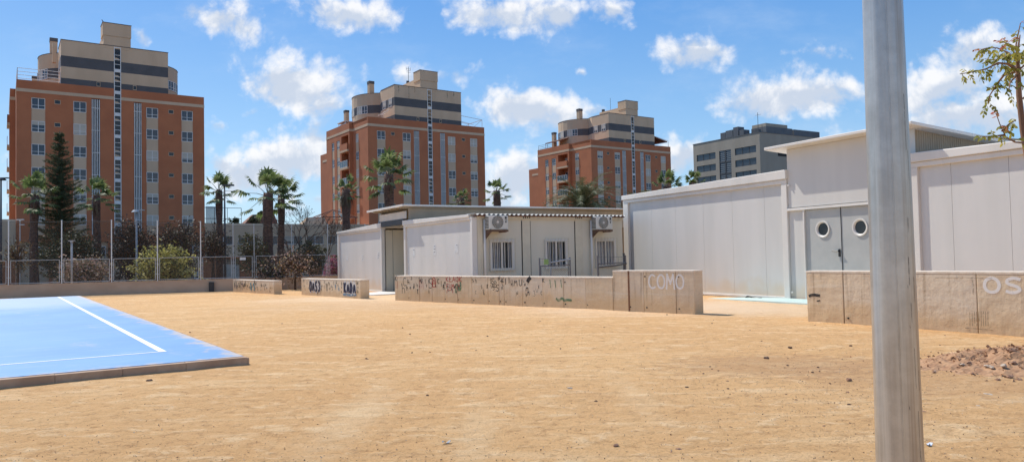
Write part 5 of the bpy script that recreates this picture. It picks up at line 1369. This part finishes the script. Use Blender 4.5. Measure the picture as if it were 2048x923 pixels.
L_PNK = leafmat('dull_pink_leaf', [(.34,.21,.16),(.48,.31,.25),(.58,.42,.33),(.38,.33,.18)], .35)
L_MAG = leafmat('magenta_blossom', [(.42,.10,.20),(.52,.17,.28),(.34,.09,.15)], .3)
L_ORG = leafmat('bronze_leaf', [(.20,.11,.035),(.28,.17,.06),(.17,.14,.04)], .3)
def zat(px, py, Y): return pz(px, py, Y).z
def place(px, Y): q = pz(px, 500, Y); return Vector((q.x, q.y, 0))
def S(rp, Y): return rp/F*Y
# the bushes that hang over the fence
Y = 41.5; bush('flowering_bush', 'rounded pinkish brown bush behind the fence at the net post', 'bush', place(166,Y), (S(50,Y),1.1,zat(166,508,Y)-zat(166,550,Y)), 110, 40, .085, [L_PNK,L_PNK,L_OLV,L_ORG], 2, (zat(166,552,Y)-ZS,.10))
Y = 42.5; bush('yellow_bush', 'spreading yellow green bush behind the fence before the sale banner', 'bush', place(326,Y), (S(60,Y),1.3,zat(326,487,Y)-zat(326,548,Y)), 120, 42, .10, [L_YEL,L_YEL,L_OLV], 5, (zat(326,548,Y)-ZS,.12))
Y = 40.0; g = G(601,578); bush('blossom_tree', 'young tree with dusty pink blossom rising inside the boundary wall', 'tree', Vector((g.x-.2, g.y-.35, 0)), (S(42,Y),1.2,S(38,Y)), 80, 15, .065, [L_PNK,L_BRN,L_ORG,L_BRN], 8, (1.35,.055), zb=0, shape='ball', twigs=2, fine=.26)
Y = 43.0; bush('magenta_bush', 'magenta blossoming bush at the left end of the classrooms', 'bush', place(668,Y), (S(24,Y),.9,zat(668,500,Y)-zat(668,552,Y)), 50, 34, .085, [L_MAG,L_MAG,L_PNK], 9, (zat(668,552,Y)-ZS,.08))
Y = 41.2; bush('purple_bush', 'dark purplish bush beside the palm trunks behind the fence', 'bush', place(540,Y), (S(36,Y),.9,zat(540,515,Y)-zat(540,560,Y)), 70, 26, .08, [L_BRN,L_PNK,L_OLV], 12, (zat(540,560,Y)-ZS,.07))
# street trees, mostly bare, further back
for px, Y, rp, pt, pb, lb, mt, sd, nc, nl in (
    (262,56,48,432,545,'dark twiggy street tree right of the first tower stair windows',[L_BRN,L_BRN,L_DRK],21,150,34),
    (352,57,52,428,548,'dark twiggy street tree above the yellow green bush',[L_BRN,L_BRN,L_OLV],22,160,34),
    (425,60,38,442,520,'sparse brownish street tree left of the slim palm trunk',[L_BRN,L_OLV],23,60,18),
    (506,53,34,455,540,'dull olive street tree left of the thick palm trunk',[L_OLV,L_OLV,L_BRN],24,80,26),
    (148,54,52,452,552,'dense dark evergreen tree at the conifer foot',[L_DRK,L_DRK,L_OLV],25,150,44),
    (622,52,38,470,540,'olive tree half hidden behind the blossom tree',[L_OLV,L_BRN],27,70,24)):
    q = place(px, Y); zt, zb_ = zat(px,pt,Y), zat(px,pb,Y)
    bush('street_tree', lb, 'tree', q, (S(rp,Y),1.7,(zt-zb_)*.62), nc, nl, .11, mt, sd, ((zb_-ZS)+(zt-zb_)*.36,.13), shape='ball', twigs=2 if mt[0] is L_BRN else 0, group='street trees behind the fence')
for px, Y, rp, pt, lb, sd in ((600,57,38,434,'bare branched tree reaching above the shop row roof',31),(648,50,34,452,'bare grey tree next to the magenta bush',32)):
    q = place(px, Y); zt = zat(px,pt,Y); r = random.Random(sd); root = thing('bare_tree', lb, 'tree', (q.x,q.y,ZS)); t = MB(); h = zt-ZS; tw = MB()
    def grow(p_, d, l, ra, dep):
        e = p_+d*l; tgt = t if dep > 2 else tw
        tgt.tube([p_, p_+d*l*.5+rv(r,l*.05), e], [ra, ra*.8, ra*.6], 5 if dep > 2 else 3, caps=False)
        if dep == 0: 
            if r.random() < .7: leaf(tw, r, e, .06, 1)
            return
        for _ in range(3 if dep > 1 else 4):
            v = (d+rv(r,.42)+Vector((0,0,.18))).normalized(); grow(e, v, l*r.uniform(.62,.82), ra*.58, dep-1)
    grow(Vector((0,0,-.1)), Vector((.03,0,1)), h*.40, .13, 5)
    t.build('trunk', BARK, root); tw.build('crown', [BARK, L_BRN], root)
g = G(33,590); bush('sapling', 'thin dusty sapling in front of the far left boundary wall', 'tree', Vector((g.x+1.5,g.y-2.2,0)), (.75,.7,1.15), 46, 15, .06, [L_ORG,L_BRN,L_OLV], 41, (2.1,.06), zb=0, shape='ball', twigs=1)

# ------------------------------------------------------------------ lamp posts
def lamp(label, px, py, Y, rad, mt, head, name='street_lamp'):
    q = pz(px, py, Y); t = thing(name, label, 'street lamp', (q.x,q.y,ZS)); h = q.z-ZS
    m_ = MB(); m_.tube([(0,0,-.1),(0,0,h*.5),(0,0,h)], [rad*1.3,rad,rad*.7], 8); m_.build('pole', mt, t, smooth=True)
    m_ = MB()
    if head == 'T': m_.box(-.20,.24,-.07,.07,h,h+.07); m_.box(-.03,.28,-.05,.05,h-.34,h-.27); m_.box(-.04,.04,-.04,.04,h-.1,h)
    elif head == 'disc': m_.tube([(0,0,h),(0,0,h+.15)], [.32,.20], 12); m_.box(-.1,.5,-.12,.12,h+.1,h+.16)
    else: m_.box(-.14,.75,-.13,.13,h,h+.12)
    m_.build('lamp_head', mt, t)
lamp('grey street lamp rising between the dark trees behind the fence', 273, 424, 50, .07, GALV, 'disc')
lamp('dark slim street lamp just right of the slim palm', 449, 372, 60, .085, DMETAL, 'arm')
lamp('dark tall lamp post at the far left edge', 2, 360, 48, .07, DMETAL, 'disc')
lamp('white floodlight mast with T head left of the first palm', 40, 440, 50, .028, WPAINT, 'T', 'floodlight_mast')

# ------------------------------------------------------------------ young tree at the right edge
def right_tree():
    r = random.Random(6); Y = 6.6
    P = lambda x, y, dy=0: AT(x, y, Y+dy)
    base = P(2064, 420); base = Vector((base.x+.10, Y, 0)); root = thing('young_tree', 'young tree with reddish new leaves at the right edge', 'tree', (base.x, base.y, 0)); o = Vector((base.x, base.y, 0))
    t = MB(); T = lambda pts, ra: t.tube([p-o for p in pts], ra, 8)
    fork = P(2036,142)
    T([base+Vector((0,0,-.1)), base+Vector((-.01,0,.8)), P(2058,330), P(2046,262), P(2038,190), fork, P(2034,110), P(2040,70)], [.038,.034,.029,.025,.023,.020,.013,.005])
    br = {'a': [fork, P(2016,128,-.1), P(1996,126,-.15), P(1972,138,-.2), P(1946,144,-.25), P(1920,148,-.3)],
          'b': [P(2035,120), P(2014,104,.15), P(1994,96,.2), P(1974,96,.25), P(1962,99,.3)],
          'c': [P(2034,112), P(2032,90,.05), P(2038,60,.1), P(2041,46,.1)],
          'd': [fork, P(2008,150,.2), P(1994,168,.3), P(1980,190,.35), P(1976,206,.4)],
          'e': [P(2050,286), P(2030,284,-.3), P(2012,274,-.4), P(2001,252,-.45), P(1994,232,-.5)],
          'f': [P(2004,262,-.42), P(2018,248,-.4), P(2032,240,-.4)],
          'g': [P(2008,270,-.4), P(1990,272,-.45), P(1964,273,-.5)],
          'h': [fork, P(2060,120,.2), P(2090,100,.3), P(2120,98,.3)],
          'i': [P(2035,120), P(2064,80,-.3), P(2080,40,-.4)],
          'j': [P(2040,200), P(2075,180,.3), P(2110,170,.4)],
          'k': [fork, P(2010,112,.4), P(1990,120,.7), P(1970,118,.9)],
          'l': [P(2035,125), P(2022,90,-.4), P(2006,84,-.6)],
          'm': [P(2034,150), P(2020,165,-.1), P(2018,178,-.2), P(2024,190,-.2)]}
    for k, pts in br.items():
        T(pts, [max(.0035,(.013 if k in 'ad' else .009)*(1-i/len(pts))) for i in range(len(pts))])
    c = MB(); MATS = [leafmat('young_green_leaf', [(.26,.26,.04),(.36,.34,.06),(.46,.40,.09)], .5), leafmat('olive_green_leaf', [(.16,.18,.04),(.22,.23,.05),(.30,.28,.07)], .5), leafmat('red_new_leaf', [(.42,.12,.08),(.52,.20,.14),(.38,.20,.07)], .5)]
    def compound(p, d, n, l, m):
        d = d.normalized(); pts = [p]; q = p.copy(); v = d.copy()
        for i in range(n): v = (v+Vector((0,0,-.16))).normalized(); q = q+v*l*.62; pts.append(q.copy())
        c.tube([x-o for x in pts], .0018, 3, m, caps=False)
        for i in range(1, len(pts)):
            dd = (pts[i]-pts[i-1]).normalized(); sd = dd.cross(Vector((0,0,1))); sd = sd.normalized() if sd.length > .1 else Vector((1,0,0))
            for sg in ((1,-1) if i < len(pts)-1 else (0,)):
                e = (dd*.55+sd*sg*.75+Vector((0,0,-.50))+rv(r,.16)).normalized(); w = e.cross(rv(r)).normalized()*l*.27; b = pts[i]-o; k = l*r.uniform(.8,1.15)
                nn = e.cross(w).normalized()*.08*l
                c.add([b, b+e*k*.4+w+nn, b+e*k*.72+w*.75+nn*.6, b+e*k, b+e*k*.72-w*.75+nn*.6, b+e*k*.4-w+nn], [(0,1,2,3),(0,3,4,5)], m)
    dens = {'a':11,'b':9,'c':7,'d':9,'e':6,'f':7,'g':6,'h':9,'i':8,'j':8,'k':8,'l':8,'m':4}
    for k, pts in br.items():
        for i in range(dens[k]):
            f = (i+.7)/dens[k]*(len(pts)-1); j = min(int(f), len(pts)-2); p = pts[j].lerp(pts[j+1], f-j); d = (pts[j+1]-pts[j]).normalized()
            m = (2 if r.random() < .75 else 0) if (k in 'ce' and i > dens[k]*.45) or (k in 'bl' and i > dens[k]*.6) else (0 if r.random() < .55 else 1)
            if k == 'd' and m == 0 and i > 2: m = 1
            for sgn in range(2 if k in 'abdhijkl' else 1):
                v = d*.45+rv(r,.55)+Vector((0,0,.25 if m == 2 else -.15)); compound(p, v, r.randint(2,4), r.uniform(.036,.053)*(.75 if m == 2 else 1), m)
    t.build('trunk', pmat('young_bark',(.24,.13,.075),(.15,.08,.05),8,.85,.4,40,stretch=(1,1,.3)), root, smooth=True); c.build('crown', MATS, root)
right_tree()

# ------------------------------------------------------------------ earth mound, stones, litter
EARTH = pmat('turned_earth', (.44,.25,.13), (.30,.155,.078), 7, .98, .9, 25, detail=8)
ROCKB = pmat('reddish_stone', (.42,.24,.15), (.30,.165,.10), 9, .95, .6, 30)
ROCKP = pmat('pale_stone', (.60,.48,.36), (.48,.37,.27), 7, .95, .6, 30)
ROCKD = pmat('dark_stone', (.17,.095,.06), (.11,.065,.042), 9, .95, .6, 30)
def rock_mesh(name, mt, seed, rough=.35, flat_=.6):
    r = random.Random(seed); n, k = 9, 6; vs = [(0,0,-flat_)]
    fs = []
    for i in range(1, k):
        ph = math.pi*i/k
        for j in range(n):
            th = 2*math.pi*j/n+.3*(i % 2); v = Vector((math.sin(ph)*math.cos(th), math.sin(ph)*math.sin(th), -math.cos(ph)))
            q = 1+rough*noise.noise(v*1.4+Vector((seed*3.1,0,0)))*1.6+r.uniform(-.06,.06); vs.append((v.x*q*1.15, v.y*q*.85, v.z*q*flat_))
    vs.append((0,0,flat_)); last = len(vs)-1
    for j in range(n): fs.append((0, 1+(j+1) % n, 1+j)); fs.append((last, last-n+j, last-n+(j+1) % n))
    for i in range(k-2):
        for j in range(n): a = 1+i*n; fs.append((a+j, a+(j+1) % n, a+n+(j+1) % n, a+n+j))
    mb = MB(); mb.add(vs, fs); return mb.mesh(name, mt)
RK = [rock_mesh('stone', m_, i+1) for i, m_ in enumerate((ROCKD,ROCKD,ROCKB,ROCKB,ROCKP,ROCKP))]
def rock(label, p, s, kind, group=None, cat='stone', sink=.25, fl=1):
    s *= .78; o = inst('stone', RK[kind], None, (p.x, p.y, p.z+s*.6*fl-s*sink), rnd.uniform(0,6.28)); o.scale = (s, s, s*fl); return tag(o, label, cat, group)
def mound():
    c = Vector((6.75, 9.75, 0)); root = thing('earth_mound', 'mound of reddish turned earth at the right edge', 'earth mound', c); n = 90; W = 3.2; vs = []; fs = []
    def hgt(x, y):
        d = math.hypot((x-.12)/1.55, y/1.1); a = .22*max(0,1-d**1.6)
        return a*(1+.35*noise.noise((x*2.2,y*2.2,1)))+(.035*noise.noise((x*5,y*5,2))+.030*noise.noise((x*11,y*11,4))+.028*abs(noise.noise((x*27,y*27,5))))*max(0,min(1,1.5-d))*1.2+(-.03 if d > 1.2 else 0)
    for i in range(n+1):
        for j in range(n+1):
            x = -W/2*1.25+W*1.25*i/n; y = -W/2*.85+W*.85*j/n; vs.append((x,y,hgt(x,y)-.012))
    for i in range(n):
        for j in range(n):
            a = i*(n+1)+j; fs.append((a,a+n+1,a+n+2,a+1))
    mb = MB(); mb.add(vs, fs); mb.build('heap', EARTH, root)
    r = random.Random(2); cl = MB()
    for _ in range(800):
        x, y = r.gauss(0,.8), r.gauss(-.15,.55); s = r.uniform(.006,.026)*(1.5 if r.random() < .1 else 1); z = max(hgt(x,y), 0)+s*.2; q = [Vector((x,y,z))+rv(r,1).normalized()*s*r.uniform(.7,1.2) for _ in range(5)]
        cl.add(q, [(0,1,2),(0,2,3),(0,3,1),(4,2,1),(4,3,2),(4,1,3)], r.choice((0,0,0,1)))
    o = cl.build('loose_clods', [EARTH, pmat('dry_clod',(.50,.31,.18),(.38,.21,.12),9,.98)], root); o['kind'] = 'stuff'
    def on(px, py):
        d = ray(px, py); t_ = 5.0
        while t_ < 14:
            q = Vector((0,0,H))+d*t_
            if q.z < max(0, hgt(q.x-c.x, q.y-c.y)): return q
            t_ += .02
        return G(px, py)
    for px, py, s, k, lb in ((1975,733,.045,4,'pale angular stone on the mound, left of the pale pair'),(1984,735,.040,5,'pale angular stone on the mound touching its twin on the right'),(2007,732,.05,5,'pale flat stone sunk right of centre on the mound'),
        (2028,726,.045,3,'reddish stone near the mound right edge above a flat one'),(2020,754,.05,2,'broad reddish stone low on the front of the mound'),(2037,760,.045,3,'reddish stone lowest and closest to the right edge'),(1996,760,.04,2,'rounded reddish stone at the mound foot beside a twin'),(1938,726,.04,3,'reddish clod on the left shoulder of the mound'),(1916,714,.035,2,'reddish stone alone high on the mound left slope'),
        (1925,729,.03,4,'small pale chip on the mound left slope'),(1868,744,.03,2,'small reddish clod at the far left tail of the mound'),(1870,742,.02,4,'tiny pale chip beside the left tail of the mound'),(2022,701,.06,3,'largest clod standing on the mound crest'),(2030,700,.05,2,'clod on the crest right of the largest clod'),(1945,747,.03,2,'reddish clod in the middle of the mound foot')):
        rock(lb, on(px,py), s, k, 'stones on the earth mound', fl=.9)
    rock('flat pale stone lying in front of the mound', G(1976,787), .07, 5, None, fl=.3); rock('white chip left of the flat stone before the mound', G(1956,811), .03, 4, None, fl=.5)
    return hgt
mound()
for px, py, s, k, lb, fl in ((299,762,.055,0,'dark clod lying alone in front of the court kerb',.8),(1232,891,.030,2,'single brown stone near the bottom centre of the yard',.9),(1140,776,.036,4,'single white stone left of the scattered dark pebbles',.7),
    (1357,897,.028,3,'flat reddish stone right of the single brown stone',.5),(1698,760,.045,2,'larger brown stone just left of the steel pole',.9),(1533,716,.05,0,'dark stone in the middle of the yard before the ramp',.8),(1580,695,.045,0,'dark stone nearest the gap between the walls',.8),(1701,692,.04,1,'dark stone beside the left edge of the pole',.8),
    (1192,802,.025,0,'small dark stone below the single white stone',.7),(1592,800,.03,1,'small dark twiggy clod in front of the disturbed patch',.6),(1848,824,.03,2,'brown stone just right of the steel pole',.8)):
    rock(lb, G(px,py), s, k, None, fl=fl)
used = []
def pebble(px, py, s):
    rock('small dark pebble scattered on the sandy yard', G(px,py), s, rnd.choice((0,0,1,2,1)), 'dark pebbles scattered over the yard', 'pebble', .2, .8)
pr = random.Random(12)
for px, py in ((1287,691),(1334,629),(1424,647),(1427,640),(1458,640),(1466,725),(1437,741),(1455,762),(1456,777),(1375,774),(1420,733),(1407,747),(1345,741),(1360,735),(1470,777),(1523,682),(1588,714),(1575,730),(1605,762),(1636,734),(1639,742),(1660,766),(1625,744),(1590,708),(1645,643),(1692,645),(1630,650),(1661,812),(1698,809),(1695,784),(1702,821),(1700,846),(1620,852),(1593,852),(1648,852),(1463,854),(1373,774),(1080,812),(1110,660),(1121,697),(1080,642),(820,668),(805,655),(860,704),(842,683),(711,719),(735,718),(732,717),(824,705),(855,790),(952,700),(640,655),(564,647),(380,664),(690,648),(880,640),(1040,690),(975,672),(1208,655),(1165,676),(1500,660),(1780,640),(1865,655),(1880,690),(1890,670),(1900,655),(1925,640)):
    pebble(px, py, pr.uniform(.010,.024)*(1.0 if py > 680 else 1.5))
for _ in range(22):
    pebble(pr.uniform(1300,1740), pr.uniform(690,790), pr.uniform(.008,.014))
gs = MB(); r = random.Random(77)
for _ in range(5200):                       # grit too fine to count
    if r.random() < .6: px, py = r.uniform(0,2048), 923-(r.random()**1.6)*280
    else: px, py = r.gauss(1600,190), r.gauss(760,50)
    if py < 600 or py > 930: continue
    q = G(px, py); s = r.uniform(.003,.0095)
    if q.x < -3.5 and px < 500 and py < 760: continue
    z = bumpy(q.x,q.y)+s*.3
    p5 = [Vector((q.x,q.y,z))+rv(r).normalized()*s*r.uniform(.7,1.2) for _ in range(4)]; gs.add(p5, [(0,1,2),(0,2,3),(0,3,1),(1,3,2)], r.choice((0,0,1,1,2)))
o = gs.build('gravel', [ROCKD, ROCKB, ROCKP]); o['kind'] = 'stuff'; o['label'] = 'fine grit strewn over the sandy yard'
def litter(label, px, py, w, l, col, rot):
    q = G(px, py); m_ = MB(); n = 4; vs = []
    for i in range(n+1):
        for j in range(2): vs.append((-w/2+w*i/n, -l/2+l*j, .008+.012*math.sin(i*1.9+j)))
    m_.add(vs, [(i*2,i*2+2,i*2+3,i*2+1) for i in range(n)]); v2 = [(x,y,z+.003) for x,y,z in vs]; m_.add(v2, [(i*2,i*2+1,i*2+3,i*2+2) for i in range(n)])
    tag(m_.build('scrap', pmat('scrap_'+label.split()[0], col, None, 9, .6), None, (q.x,q.y,.004), rot), label, 'litter')
litter('grey flattened scrap of plastic on the sand', 893, 886, .07, .03, (.32,.33,.33), .2)
litter('bluish white scrap just right of the pole foot', 1858, 891, .05, .03, (.55,.60,.68), .4)
# dark spiky plant bits on the shop roof edge
for px, lb, sd in ((468,'small potted shrub on the shop roof near the lamp',51),(508,'small roof shrub left of the thick palm',52)):
    p_ = TO+TD*at_row(px,1.5)+TN*1.5; bush('roof_shrub', lb, 'plant', Vector((p_.x,p_.y,0)), (.9,.7,.9), 16, 16, .2, [L_DRK,L_OLV], sd, (.35,.08), zb=7.1)
